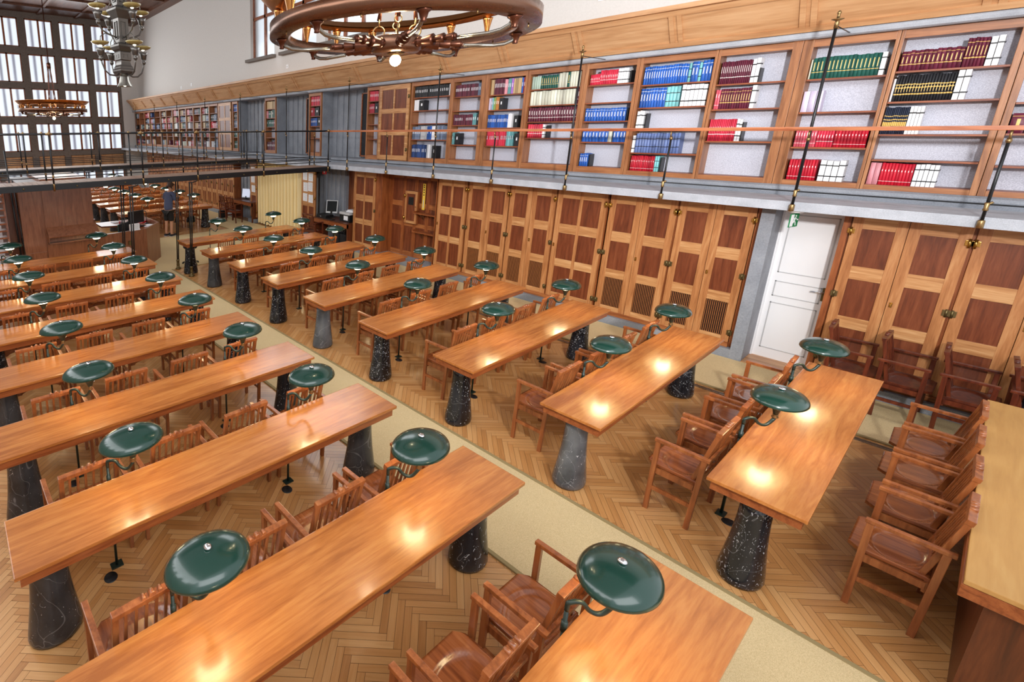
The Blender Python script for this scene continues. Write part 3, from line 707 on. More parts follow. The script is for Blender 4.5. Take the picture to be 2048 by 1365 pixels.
for i in range(5):
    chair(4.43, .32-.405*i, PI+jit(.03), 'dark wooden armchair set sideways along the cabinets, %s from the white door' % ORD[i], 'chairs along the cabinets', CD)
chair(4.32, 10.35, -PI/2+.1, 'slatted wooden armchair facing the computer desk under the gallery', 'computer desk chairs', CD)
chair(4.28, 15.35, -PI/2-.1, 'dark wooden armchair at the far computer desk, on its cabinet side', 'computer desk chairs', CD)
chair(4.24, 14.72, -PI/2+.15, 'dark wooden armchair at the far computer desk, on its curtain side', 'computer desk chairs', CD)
# ------------------------------------------------------------------ reading lamps
def lamp_proto():
    t = thing('reading_lamp', '-', 'lamp'); ZR_ = 1.115; DX, DY = LV
    m = MB(); m.box(-.045, .045, -.03, .03, 0, .012, .002); m.tube([(0, 0, .01), (0, 0, .885)], .0105, 8); m.tube([(0, 0, .74), (0, 0, .80)], .016, 8); m.build('post', M['dgreen'], t)
    m = MB(); P = []
    for q in range(25):
        u = q/24
        if u < .12: s, z = 0, .87+.4*u
        else:
            v = (u-.12)/.88; s = v; z = .915+.018*math.sin(PI*min(1, v/.45))-.04*math.sin(PI*max(0, min(1, (v-.35)/.65)))+.03*max(0, (v-.72)/.28)**2
        P.append((DX*s, DY*s, z))
    m.tube(P, .012, 8); m.build('arm', M['dgreen'], t)
    z0 = P[-1][2]
    m = MB(); m.lathe([(.012, 0), (.02, .006), (.022, .014), (.014, .024), (.02, .032), (.012, .04)], 14, (DX, DY, z0)); m.build('collar', M['brass'], t)
    m = MB(); m.lathe([(.017, 0), (.021, .016), (.028, .04), (.04, .064), (.054, .08), (.056, .085)], 20); m.build('socket', M['dgreen'], t, (DX, DY, z0+.035)).scale = EL
    zz = z0+.12
    m = MB(); m.tube([(DX+.02, DY, z0+.07), (DX+.045, DY, z0+.072)], .006, 6); m.build('switch', M['chrome'], t)
    m = MB(); m.lathe([(.05, 0), (.062, .012), (.075, ZR_+.02-zz), (.04, ZR_+.05-zz)], 20); m.build('diffuser', M['bulb'], t, (DX, DY, zz)).scale = EL
    m = MB(); Rr = .19; pr = [(Rr*.985, -.004), (Rr, 0)]+[(Rr*math.cos(a*PI/20), .085*math.sin(a*PI/20)**.95) for a in range(1, 10)]+[(.0001, .085)]
    m.lathe(pr, 40, caps=False); m.mi = 1
    m.lathe([(Rr*.985, -.003)]+[(Rr*.97*math.cos(a*PI/20), .076*math.sin(a*PI/20)) for a in range(1, 10)]+[(.0001, .076)], 40, caps=False)
    m.build('lamp_shade', [M['green'], M['inner']], t, (DX, DY, ZR_)).scale = EL
    m = MB(); m.lathe([(.009, 0), (.02, .006), (.021, .012), (.012, .019), (.0001, .021)], 14, (DX, DY, ZR_+.084), caps=False); m.build('knob', M['chrome'], t)
    return t
LV = (.15, -.14); EL = (1.22, .87, 1)
LP = lamp_proto(); lu = [0]
def lamp(x, y, ang, label, group):
    o = LP if not lu[0] else copy_tree(LP); lu[0] = 1
    o.location = (x, y, 0); o['label'] = label; o['group'] = group
FPOS = {'R': (.86, 2.49), 'L': (-3.63, -2.0)}
for side in 'RL':
    for k in range(9):
        for j, x in enumerate(FPOS[side]):
            near = (j == 0) == (side == 'R')
            lamp(x, k*SP+(.519 if side == 'R' else .529), 0, 'green domed reading lamp on the %s %s table, the one %s the aisle' % (ORD[k], SN[side], 'nearer' if near else 'farther from'), 'reading lamps')
            f = MB(); f.lathe([(.0001, .006), (.045, .006), (.05, 0)], 20, caps=False); 
            if k < 5: tag(f.build('floor_plate', M['blackp'], None, (x-.07, k*SP+.45, 0)), 'round black floor socket under the %s %s table, %s the aisle' % (ORD[k], SN[side], 'nearer' if near else 'farther from'), 'floor socket', 'floor sockets')
            else: f.bm.free()
for k in range(12, 21):
    for j, x in enumerate(FPOS['R']):
        lamp(x, k*SP+.519, 0, 'lit green lamp in the %s row behind the standing man, %s the aisle' % (ORD[k-12], 'nearer' if j == 0 else 'farther from'), 'lamps beyond the footbridge')
# ------------------------------------------------------------------ tan counter in front
t = thing('service_counter', 'tan-topped dark wooden counter behind the row of four armchairs', 'counter', (.02, -1.75, 0))
m = MB(); m.box(0, 3.22, 0, 1.185, .80, .83, .006); m.build('counter_top', M['counter'], t)
m = MB(); m.box(.0, 3.22, 0, 1.19, .72, .798, .004); m.build('edge_rail', M['apron'], t)
m = MB(); m.box(.06, 3.16, .06, 1.1, 0, .72); m.build('body', M['counterside'], t)
# ------------------------------------------------------------------ gallery bookcases
CASES = [ # y1 (photo left), y0, shelf heights, rows
 ('Z', -.19, -.95, [3.848, 3.46, 3.14, 2.80, 2.53], [('burgold', 8, .02, .98, 4.06)], None, [('burgold', 8, 0, 1, 3.35)], None, None),
 ('A', .66, -.09, [3.848, 3.505, 3.13, 2.83, 2.53], [('burgold', 14, .01, .58, 4.07), ('burgold', 6, .58, .77, 4.15), ('F', 2, .77, .89, 4.15)], [('white', 1, 0, .03, 3.77), ('black', 20, .03, .58, 3.8), ('F', 2, .58, .70, 3.82)], [('navy', 13, .0, .24, 3.44), ('F', 4, .24, .38, 3.445)], None, [('rose', 2, 0, .12, 2.79), ('red', 10, .12, .45, 2.79), ('F', 5, .45, .68, 2.79)]),
 ('B', 1.37, .72, [3.82, 3.41, 2.965, 2.535], [('cream', 1, 0, .03, 4.06), ('green', 17, .03, .88, 4.08), ('F', 1, .88, .95, 4.08)], [('lilac', 3, .0, .27, 3.67)], [('pink', 8, .02, .32, 3.2), ('crimson', 6, .32, .55, 3.2), ('red', 10, .55, .97, 3.2)], [('red', 10, .03, .43, 2.8), ('F', 4, .46, .8, 2.8)]),
 ('C', 2.26, 1.555, [3.825, 3.48, 3.03, 2.54], [('burgundy', 16, .02, .48, 4.13), ('F', 2, .48, .6, 4.14), ('E', 1, .6, .62, 4.02)], [('pink', 2, .01, .09, 3.75), ('burgold', 12, .09, .55, 3.76), ('F', 1, .55, .62, 3.79)], [('crimson', 15, .01, .43, 3.335), ('F', 2, .43, .52, 3.335), ('E', 1, .52, .54, 3.3)], None),
 ('D', 3.185, 2.325, [3.888, 3.54, 3.2, 2.832, 2.54], [('blue', 18, .01, .66, 4.16), ('teal', 1, .66, .7, 4.16), ('blue', 2, .7, .8, 4.17), ('teal', 1, .8, .84, 4.16), ('blue', 3, .84, .98, 4.18)], [('blue', 9, .01, .4, 3.83), ('teal', 4, .4, .6, 3.84), ('F', 6, .62, .97, 3.85)], [('F', 3, .01, .13, 3.49), ('E', 1, .15, .17, 3.45)], [('F', 1, .0, .05, 3.11), ('patblue', 15, .05, .72, 3.14)], [('red', 14, .02, .4, 2.78), ('teal', 2, .4, .47, 2.785), ('E', 1, .49, .51, 2.77)]),
 ('E', 3.965, 3.275, [3.945, 3.65, 3.343, 2.995, 2.57], [('crimson', 6, .02, .24, 4.12), ('crimson', 10, .24, .62, 4.17), ('F', 4, .62, .84, 4.18), ('E', 1, .88, .9, 4.14)], None, [('blue', 14, .01, .9, 3.555), ('E', 1, .93, .95, 3.55)], [('blue', 8, .01, .6, 3.22), ('cream', 1, .6, .68, 3.22), ('blue', 4, .7, .98, 3.22)], [('blue', 4, .02, .22, 2.79), ('E', 1, .26, .28, 2.78)]),
 ('F', 4.965, 4.075, [3.943, 3.65, 3.353, 3.055, 2.58], [('sage', 4, .01, .2, 4.17), ('green', 8, .2, .55, 4.18), ('cream', 3, .55, .72, 4.2), ('green', 1, .72, .77, 4.2), ('cream', 4, .77, .96, 4.2)], [('cream', 15, .01, .9, 3.905), ('burgundy', 2, .91, .99, 3.91)], [('burgundy', 19, .01, .98, 3.605)], [('crimson', 7, .03, .35, 3.305), ('F', 1, .35, .4, 3.3), ('E', 1, .43, .45, 3.28)], None),
 ('G', 5.79, 5.06, [3.896, 3.602, 3.25, 2.89, 2.585], [('tan', 4, .01, .12, 4.19), ('burgundy', 9, .12, .42, 4.2), ('rose', 2, .42, .5, 4.18), ('teal', 2, .5, .6, 4.18), ('purple', 1, .6, .66, 4.18), ('tan', 5, .66, .88, 4.18), ('blue', 1, .88, .93, 4.18), ('red', 1, .93, .98, 4.18)], [('lilac', 2, 0, .1, 3.84), ('teal', 1, .1, .14, 3.84), ('lime', 1, .14, .2, 3.84), ('orange', 2, .2, .3, 3.85), ('black', 1, .3, .42, 3.83)], [('blue', 17, .01, .6, 3.5), ('white', 4, .6, .75, 3.52), ('black', 1, .77, .88, 3.48)], [('crimson', 14, .02, .6, 3.17), ('teal', 4, .6, .8, 3.18), ('black', 1, .83, .96, 3.13)], None),
 ('H', 6.615, 5.965, [3.906, 3.613, 3.31, 2.895, 2.575], [('burgundy', 19, .02, .85, 4.15), ('greyblue', 3, .85, .98, 4.16)], None, [('burgundy', 14, .02, .74, 3.53), ('teal', 2, .74, .87, 3.55), ('black', 1, .88, .97, 3.53)], [('teal', 2, .02, .12, 3.15), ('black', 1, .14, .3, 3.14)], None),
 ('I', 7.72, 6.705, [3.953, 3.658, 3.362, 2.994, 2.573], [('black', 20, .02, .93, 4.19), ('white', 1, .94, .98, 4.19)], [('white', 2, .02, .15, 3.9), ('black', 1, .16, .3, 3.88)], None, [('greyblue', 8, .01, .25, 3.29), ('white', 6, .25, .43, 3.3), ('blue', 3, .43, .56, 3.3), ('white', 3, .56, .7, 3.3), ('greyblue', 8, .72, .98, 3.3)], [('darkblue', 10, .02, .44, 2.87), ('white', 3, .45, .58, 2.88), ('black', 1, .6, .72, 2.85)]),
 ('J', 9.16, 8.79, [3.95, 3.65, 3.36, 2.99, 2.575], [('crimson', 8, .02, .98, 4.19)], [('crimson', 4, .02, .5, 3.88), ('black', 1, .52, .85, 3.88)], None, None, None),
 ('K', 11.59, 11.09, [3.94, 3.64, 3.35, 2.99, 2.575], [('crimson', 8, .02, .98, 4.2)], [('crimson', 3, .02, .35, 3.88), ('black', 1, .38, .8, 3.88)], [('blue', 6, .02, .6, 3.58), ('black', 1, .62, .97, 3.58)], None, None),
 ('L', 13.99, 13.43, [3.94, 3.64, 3.35, 2.99, 2.575], [('tan', 8, .02, .98, 4.18)], [('rose', 2, 0, .2, 3.88), ('green', 3, .2, .45, 3.88), ('cream', 1, .45, .6, 3.88), ('green', 3, .6, .97, 3.9)], [('green', 7, .02, .8, 3.58), ('red', 1, .8, .9, 3.58)], None, [('burgundy', 7, .02, .95, 2.85)]),
 ('M', 16.24, 15.92, [3.94, 3.64, 3.35, 2.99, 2.575], [('blue', 6, .02, .98, 4.18)], [('black', 3, .1, .8, 3.88)], [('greyblue', 4, .02, .98, 3.6)], [('green', 4, .02, .98, 3.2)], [('green', 4, .02, .7, 2.85)]),
]
ns = 13; c0, c1 = 17.45, 27.4
farc = ['greyblue','burgundy','red','cream','green','black','tan','darkblue','white','rose']
for i in range(ns):
    y0 = c0+(c1-c0)*i/ns; rows = []
    for z in (3.94, 3.64, 3.35, 2.99, 2.575):
        if R_.random() < .2: rows.append(None); continue
        rr = []; f = .02
        while f < .9 and R_.random() < .9:
            g = min(.98, f+R_.uniform(.2, .5)); rr.append((R_.choice(farc), max(2, int((g-f)*9)), f, g, z+R_.uniform(.2, .25))); f = g
        rows.append(rr or None)
    CASES.append(('far%d' % i, y0+(c1-c0)/ns-.04, y0+.04, [3.94, 3.64, 3.35, 2.99, 2.575], *rows))
ub = MB(); ub.box(0.02, 1, 0, 1, 0, 1)
ub.sm = True; _n = 5
pts = [(0.02-.05*math.sin(PI*q/_n), q/_n) for q in range(_n+1)]
A_ = [ub.bm.verts.new((p[0]+.0, p[1], 0)) for p in pts]; B_ = [ub.bm.verts.new((p[0], p[1], 1)) for p in pts]
for q in range(_n): ub._f([A_[q], A_[q+1], B_[q+1], B_[q]])
ub.sm = False; ub._f(A_); ub._f(B_)
BOOK = ub.mesh('bound_volume', BK['blue'])
fb = MB(); fb.box(0, 1, .03, .97, 0, 1, .015); FILE = fb.mesh('magazine_file', M['white'])
STRAP = []
for z in (.22, .74):
    fb = MB(); fb.box(-.02, .6, -.01, 1, z, z+.05); fb.tube([(.3, .05, z+.025), (.34, -.1, z+.025), (.42, -.2, z+.06)], .022, 5); STRAP.append(fb.mesh('strap', M['blackp']))
eb = MB(); eb.box(0, 1, 0, 1, 0, 1, .02); EB = eb.mesh('bookend', M['blackp'])
used_b = [0, 0]; nb = 0
CN = {'burgundy':'burgundy','burgold':'burgundy gilt-lettered','red':'red','pink':'pink-red','crimson':'bright red','blue':'blue','navy':'navy gilt-banded','black':'black gilt-banded','green':'dark green','cream':'cream','sage':'pale green','white':'white','patblue':'patterned blue','darkblue':'dark blue','greyblue':'grey-blue','tan':'tan','lilac':'lilac','teal':'teal-banded pale','orange':'orange','yellow':'yellow','purple':'purple','rose':'pale pink','lime':'lime'}
dist = {}
for ci, cs in enumerate(CASES):
    nm, y1, y0, zs = cs[:4]; rows = cs[4:]
    far = nm.startswith('far')
    lab = '%s gallery bookcase %s' % (ORD[ci] if ci < 10 else ORD[ci-10], 'from the near end of the gallery' if ci < 10 else 'beyond the closed gallery cupboard door')
    t = thing('bookcase', 'open oak '+lab, 'bookcase', (XB, y0, 0), 0, 'gallery bookcases'); W = y1-y0
    m = MB(); s = .04 if not far else .035; gl = CASES[ci+1][2]-y1 if ci+1 < len(CASES) else 9; gr = y0-CASES[ci-1][1] if ci else 9; sl = s if gl > .25 else max(.02, gl/2-.002); sr = s if gr > .25 else max(.02, gr/2-.002)
    for a, b in ((-sr, 0), (W, W+sl)): m.box(0, .27, a, b, 2.467, 4.305, .004)
    m.mi = 1; m.box(.002, .03, 0, W, 2.467, zs[-1]-.004, .003); m.box(.002, .27, 0, W, 4.21, 4.3, .003)
    m.build('case', [M['case'], M['caseh']], t)
    m = MB(); m.box(.255, .27, 0, W, 2.467, 4.21); m.build('back', M['granite'], t)
    for z in zs[:-1]:
        m = MB(); m.box(.02, .25, .002, W-.002, z-.022, z, .002); m.build('shelf', M['shelf'], t)
    m = MB(); m.box(.02, .25, .002, W-.002, zs[-1]-.012, zs[-1], .002); m.build('shelf', M['shelf'], t)
    near = nm in 'ZABCDEF'
    for ri, row in enumerate(rows):
        if not row: continue
        z = zs[ri]
        for kind, n, f0, f1, zt in row:
            ya, yb = y1-W*f0-.004, y1-W*f1-.0; step = (ya-yb)/n
            for q in range(n):
                yy = ya-step*(q+1); hh = zt-z+R_.uniform(-.006, .006); dep = R_.uniform(.16, .175)
                if hh > 4.205-z: hh = 4.205-z
                w = step*.94; nb += 1
                where = 'on the %s shelf, %s gallery bookcase from the near end' % (('top', 'second', 'third', 'fourth', 'fifth')[ri], ORD[min(ci, 21)])
                if kind == 'F':
                    o = link(bpy.data.objects.new('magazine_file', FILE)); o.location = (XB+.035, yy, z); o.scale = (dep, w, hh)
                    [inst('strap', q_, o, (0, 0, 0)) for q_ in STRAP]
                    tag(o, 'white black-strapped file '+where, 'magazine file', 'strapped magazine files')
                elif kind == 'E':
                    o = link(bpy.data.objects.new('bookend', EB)); o.location = (XB+.04, yy, z); o.scale = (.15, max(.012, w*.9), hh); tag(o, 'black upright bookend plate '+where, 'bookend', 'black bookends')
                elif near:
                    o = link(bpy.data.objects.new('bound_volume', BOOK)); o.location = (XB+.04+R_.uniform(0, .008), yy, z); o.scale = (dep, w, hh); setmat(o, BK[kind])
                    tag(o, '%s volume %s' % (CN[kind], where), 'book', 'bound volumes on gallery shelves')
                else: dist.setdefault(kind, []).append((XB+.04+R_.uniform(0, .01), yy, z, dep, w, hh))
m = MB(); ks = list(dist)
for i, k in enumerate(ks):
    m.mi = i
    for x, y, z, a, b, c in dist[k]:
        m.mi = i+len(ks)*R_.randrange(2); m.box(x, x+a, y, y+b, z, z+c)
        if b > .02 and k not in ('white', 'cream', 'tan') and R_.random() < .9: m.mi = 2*len(ks); m.box(x-.002, x, y+b*.35, y+b*.65, z+c*.45, z+c*.7)
DB = {}
for k in ks:
    q = BK[k].copy(); DB[k] = plain('far_'+k, [n for n in BK[k].node_tree.nodes if n.bl_idname == 'ShaderNodeHueSaturation'][0].inputs['Color'].default_value[:], .5); q2 = DB[k].node_tree.nodes['Principled BSDF'].inputs['Base Color'].default_value; DB[k+'2'] = plain('far_dark_'+k, (q2[0]*.6, q2[1]*.6, q2[2]*.6, 1), .5)
tag(m.build('bound_volumes', [DB[k] for k in ks]+[DB[k+'2'] for k in ks]+[M['paper']]), 'rows of mixed books on the more distant gallery shelves', 'books', kind='stuff')
# closed cupboard doors between the bookcases, dark recessed bays
UZ = [(2.49, 2.60), (3.09, 3.2), (3.62, 3.73), (4.18, 4.29)]
def cupboard(y0, y1, label):
    t = thing('gallery_cupboard', label, 'cupboard', (XB-.02, y0, 0)); w = y1-y0
    m = MB(); m.box(.04, .29, 0, w, 2.467, 4.305); m.build('carcass', M['case'], t)
    m = MB(); panel_grid(m, w, UZ, 2, sw=.08); d = m.build('door', [M['oakh'], M['oakh'], M['panel']], t)
    for z in (2.75, 4.0): inst('hinge', HINGE, d, (0, .01, z))
    inst('keyhole_plate', KEY, d, (0, w-.03, 3.4))
cupboard(7.80, 8.74, 'closed oak gallery cupboard door with six red-brown panels, facing the footbridge end')
cupboard(16.36, 17.36, 'closed oak gallery cupboard door at the start of the far bookcases')
for y0, y1, lab in ((9.21, 11.04, 'nearest'), (11.64, 13.38, 'middle'), (14.04, 15.87, 'farthest')):
    m = MB(); m.box(5.58, 5.62, y0, y1, 2.467, 4.305)
    y = y0+.55
    while y < y1-.05: m.box(5.555, 5.58, y, y+.16, 2.467, 4.305); y += .26
    m.box(5.2, 5.6, y1-.02, y1+.02, 2.467, 4.305); m.box(5.2, 5.6, y0-.02, y0, 2.467, 4.305)
    o = m.build('trim_11', M['pillar']); o['kind'] = 'structure'; o['label'] = 'fluted grey stone bay of the gallery'
    t = thing('dark_opening', 'tall dark wood-framed opening in the %s grey gallery bay' % lab, 'opening', (5.44, y0+.02, 2.5))
    m = MB(); 
    for a, b in ((0, .03), (.44, .47)): m.box(0, .04, a, b, 0, 1.7)
    m.box(0, .04, 0, .47, 0, .04); m.box(0, .04, 0, .47, 1.67, 1.7); m.build('frame', M['apron'], t)
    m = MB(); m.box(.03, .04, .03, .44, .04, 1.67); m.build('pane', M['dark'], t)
# ------------------------------------------------------------------ gallery railing
t = thing('gallery_railing', 'black gallery railing with brass fittings and a wooden handrail', 'railing', (XF-.035, 0, 0))
m = MB(); m.box(-.05, -.01, -1.9, 9.75, 3.18, 3.225, .006); m.build('handrail', M['rail'], t)
m = MB(); m.tube([(-.03, 9.75, 3.2), (-.03, 27.3, 3.2)], .017, 8); m.build('far_handrail', M['black'], t)
m = MB(); m.tube([(0, -1.9, 2.465), (0, 27.3, 2.465)], .0085, 6); m.build('lower_rail', M['black'], t)
y = 1.08-1.31*2; i = 0
while y < 27.2:
    tall = i % 2 == 0; zt = 4.40 if tall else 3.10
    m = MB(); m.tube([(0, y, 2.235), (0, y, zt)], .0135 if tall else .012, 8)
    if tall: m.tube([(0, y, 4.33), (.79, y, 4.33)], .006, 6)
    p = m.build('post', M['black'], t)
    m = MB(); m.lathe([(.02, 0), (.024, .005), (.024, .075), (.019, .085)], 10, (0, y, 2.222)); m.box(0, .036, y-.02, y+.02, 2.23, 2.30); m.build('clamp', M['brass'], p); m = MB()
    m.lathe([(.0145, .08), (.0145, .19), (.02, .19), (.015, .21), (.02, .255), (.012, .265)], 10, (0, y, 2.222)) if 0 else m.lathe([(.016, 0), (.02, .01), (.015, .03), (.02, .075), (.012, .085)], 10, (0, y, 2.40)); m.tube([(0, y, 2.465), (0, y-.03, 2.49)], .013, 6); m.build('collar', M['brass'], p); m = MB()
    m.tube([(0, y, 3.09), (-.03, y, 3.12), (-.03, y, 3.185)], .009, 6); m.lathe([(.014, 0), (.02, .02), (.014, .05)], 8, (0, y, 3.06)); m.build('rail_bracket', M['brass'], p); m = MB()
    if tall:
        m.lathe([(.018, 0), (.02, .06), (.016, .08), (.05, .095), (.05, .10), (.014, .104), (.012, .15), (.019, .16), (.012, .18), (.0001, .19)], 12, (0, y, 4.30))
    m.build('finial', M['brass'], p) if tall else m.bm.free(); y += 1.31; i += 1
# ------------------------------------------------------------------ footbridges
def bridge(ya, yb, zb, xa, xb, label, posts, legs):
    t = thing('footbridge', label, 'footbridge', (0, ya, zb)); W = yb-ya; H = .115
    for y in (0, W): 
        m = MB(); m.box(xa, xb, y-.02, y+.02, 0, H, .003); m.build('beam', M['black'], t)
        x = xa+.5
        while x < xb and y == 0: m = MB(); m.sphere((x, y-.025, .055), .017, 8); x += .95; m.build('bolt', M['oldbrass'], t)
    m = MB(); n = int((xb-xa)/.11)
    for k in range(n): m.box(xa+k*.11+.003, xa+k*.11+.107, .02, W-.02, H-.03, H+.004)
    m.build('deck', M['deck'], t)
    for y in (-.03, W+.03):
        for z, r in ((3.21-zb, .016), (H+.13, .009), (H+.22, .009)): m = MB(); m.tube([(xa, y, z), (xb, y, z)], r, 8); m.build('rail', M['black'], t)
        for x in posts:
            m = MB(); m.tube([(x, y, -.01), (x, y, 3.21-zb)], .017, 8); p = m.build('post', M['black'], t)
            m = MB(); m.lathe([(.02, -.02), (.022, .1), (.016, .12)], 8, (x, y, 0)); m.build('clamp', M['brass'], p); m = MB(); m.lathe([(.014, 0), (.022, .03), (.014, .09)], 8, (x, y, H+.1)); m.build('collar', M['brass'], p); m = MB(); m.lathe([(.016, -.03), (.026, 0), (.026, .02), (.012, .04), (.0001, .055)], 8, (x, y, 3.21-zb)); m.tube([(x-.06, y, 3.21-zb), (x+.06, y, 3.21-zb)], .02, 8); m.build('rail_joint', M['brass'], p)
    for x, y in legs:
        m = MB()
        for dx in (-.028, .028): m.tube([(x+dx*.55, y, .16-zb), (x+dx+.07, y, -.02)], .015, 8)
        m.tube([(x+.02, y, -.03), (x+.12, y, -.03), (x+.23, y, .0)], .012, 6)
        l = m.build('column', M['black'], t)
        m = MB(); m.lathe([(.075, 0), (.075, .025), (.045, .04), (.036, .09), (.044, .11), (.036, .13), (.036, .2), (.05, .215), (.03, .24)], 4, (x, y, -zb), M=None); m.build('foot', M['oldbrass'], l)
    return t
bridge(9.62, 10.34, 2.17, -6.5, 4.29, 'black iron footbridge with plank deck crossing the hall, the nearer of two', (-4.5, -2.62, -.86, .40, 2.16, 4.2), ((.1, -.12), (.09, .62), (-1.24, -.12), (-1.2, .62)))
bridge(13.1, 13.85, 2.22, -6.5, 4.29, 'black iron footbridge crossing the hall beyond the nearer one', (-4.4, -2.6, -.8, 1.0, 2.7, 4.2), ((-1.2, .05),))
# ------------------------------------------------------------------ wooden enclosure, stair, librarian's desk
KY = 10.62
t = thing('wooden_enclosure', 'tall red-brown wooden enclosure with a sloping reading ledge under the footbridge', 'enclosure', (0, KY, 0))
m = MB(); m.box(-3.14, -2.70, .03, 2.1, 0, 2.12); m.box(-2.70, -1.70, 0, 2.1, 0, 2.14, .004); m.box(-3.14, -2.72, 0, .03, 0, .76); m.build('wall_panels', M['kiosk'], t)
m = MB(); m.box(-3.36, -3.15, .3, 2.1, 0, 2.1); m.build('dark_side_panel', M['counterside'], t)
m = MB(); m.box(-2.66, -1.70, .35, 2.1, 2.14, 2.27); m.box(-3.1, -2.66, .2, 2.1, 2.12, 2.2); m.build('top', M['kiosk'], t)
m = MB(); m.box(-3.1, -2.7, .25, 2.0, 2.2, 2.215); m.build('grey_top', M['greytop'], t)
m = MB(); m.prism([(-.26, 1.09), (0, 1.26), (0, 1.28), (-.27, 1.11)], 'x', -2.69, -1.66); m.box(-2.69, -1.72, -.2, 0, .95, .965); m.box(-2.69, -2.675, -.2, 0, .95, 1.13); m.box(-1.735, -1.72, -.2, 0, .95, 1.13); m.build('ledge', M['kiosk'], t)
t = thing('stair', 'steep dark wooden stair with open treads beside the wooden enclosure', 'stair', (-3.82, KY-.05, 0))
for k in range(15):
    m = MB(); m.box(-.6, .42, .03+k*.02, .26+k*.02, .12+k*.142, .155+k*.142, .003); m.build('tread', M['niche'], t)
for x in (-.62, .42):
    m = MB(); m.bar((x, .1, 0), (x, .45, 2.2), .04, .2, (0, 1, 0)); m.build('stringer', M['niche'], t)
m = MB(); m.tube([(.62, .1, 0), (.55, .3, 2.9)], .018, 8); m.tube([(.7, .0, 0), (.62, .2, 2.3)], .012, 8); m.build('handrail', M['black'], t)
t = thing('librarian_desk', 'red-brown wooden librarian desk with angled corner behind the last window-side table', 'desk', (0, 0, 0))
out = [(-1.70, 10.72), (-.42, 10.86), (.16, 11.52), (.16, 13.0), (-1.70, 13.0)]
inn = [(-1.70, 10.78), (-.44, 10.92), (.10, 11.55), (.10, 13.0)]
m = MB()
for a, b in zip(out[:3], out[1:4]):
    m.bar((a[0], a[1], 0), (b[0], b[1], 0), .05, .001) if 0 else None
    d = Vector((b[0]-a[0], b[1]-a[1], 0)); n_ = Vector((-d.y, d.x, 0)).normalized()*.05
    P = [a, b, (b[0]+n_.x, b[1]+n_.y), (a[0]+n_.x, a[1]+n_.y)]; m.prism(P, 'z', 0, .95)
m.build('front_panel', M['kiosk'], t)
m = MB(); m.prism([(-.55, 11.0), (-.40, 10.98), (.08, 11.55), (.08, 12.95), (-1.1, 12.95), (-1.1, 12.35), (-.62, 12.2), (-.55, 11.6)], 'z', .80, .84); m.build('desktop', M['apron'], t)
m = MB(); m.box(-.55, -.53, 11.0, 11.6, .0, .8); m.box(-1.68, -1.1, 12.93, 12.98, 0, .95); m.build('side_panel', M['kiosk'], t)
m = MB(); m.box(-.9, -.84, 10.755, 10.80, .62, .72); m.build('lock_plate', M['oldbrass'], t)
t = thing('monitor', 'black flat monitor seen from behind on the librarian desk', 'monitor', (-.28, 12.0, .84), .3)
m = MB(); m.box(-.24, .24, -.02, .02, .06, .38, .01); m.build('screen', M['blackp'], t); m = MB(); m.box(-.1, .1, -.07, .07, 0, .012); m.box(-.03, .03, -.015, .015, .01, .1); m.build('stand', M['blackp'], t)
t = thing('keyboard', 'black keyboard on the librarian desk', 'keyboard', (-.32, 11.72, .84), .3); m = MB(); m.box(-.2, .2, -.07, .07, 0, .02, .005); m.build('body', M['blackp'], t)
t = thing('ring_binder', 'red spiral-bound book lying open on the librarian desk', 'binder', (-.02, 12.35, .84), .5); m = MB(); m.prism([(-.16, 0), (.16, 0), (.16, .012), (0, .05), (-.16, .012)], 'y', -.14, .14); m.build('cover', M['red'], t)
for x, y, rz, lab in ((-.32, 11.28, .7, 'stack of printed leaflets near the front edge of the librarian desk'), (-.08, 11.75, .9, 'spread white papers at the corner of the librarian desk'), (-.6, 12.7, .1, 'row of white folders along the back of the librarian desk')):
    t = thing('paper_stack', lab, 'papers', (x, y, .84), rz); m = MB()
    for q in range(4): m.box(-.13+q*.012, .13+q*.015, -.09-q*.008, .09-q*.01, q*.004, q*.004+.003)
    m.build('sheet', M['paper'], t)
t = thing('leaflet_rack', 'white leaflet holder standing on the front edge of the librarian desk', 'leaflet holder', (-.72, 10.82, .95), .15); m = MB(); m.box(-.13, .13, -.03, .03, 0, .02); m.box(-.13, .13, .0, .02, 0, .16); m.mi = 1; [m.box(-.1, .1, -.003, .001, z, z+.012) for z in (.03, .06, .09, .12)]; m.build('holder', [M['paper'], M['greybox']], t)
t = thing('pen_cup', 'red pen cup on the back of the librarian desk', 'cup', (-.62, 12.3, .84)); m = MB(); m.lathe([(.03, 0), (.035, .09), (.03, .085), (.026, .01)], 14); m.build('cup', M['red'], t)
t = thing('desk_tray', 'black letter tray on the librarian desk behind the monitor', 'tray', (-.55, 12.08, .84)); m = MB(); m.box(-.1, .1, -.12, .12, 0, .012); m.box(-.1, .1, -.12, .12, .05, .06); m.box(-.1, -.09, -.12, .12, 0, .1); m.box(.09, .1, -.12, .12, 0, .1); m.build('tray', M['blackp'], t)
t = thing('desk_lamp', 'small black bent-arm lamp on the librarian desk', 'lamp', (.02, 12.05, .84)); m = MB(); m.lathe([(.06, 0), (.06, .015), (.01, .02)], 16); m.build('base', M['black'], t); m = MB(); m.tube([(0, 0, .01), (0, 0, .3), (-.02, 0, .34), (-.2, 0, .35)], .009, 8); m.build('arm', M['black'], t); m = MB(); m.lathe([(.05, -.03), (.02, .02)], 14, (-.2, 0, .34)); m.build('shade', M['black'], t)
t = thing('office_chair', 'office chair with a black and green back behind the librarian desk', 'chair', (-.95, 11.55, 0), .7)
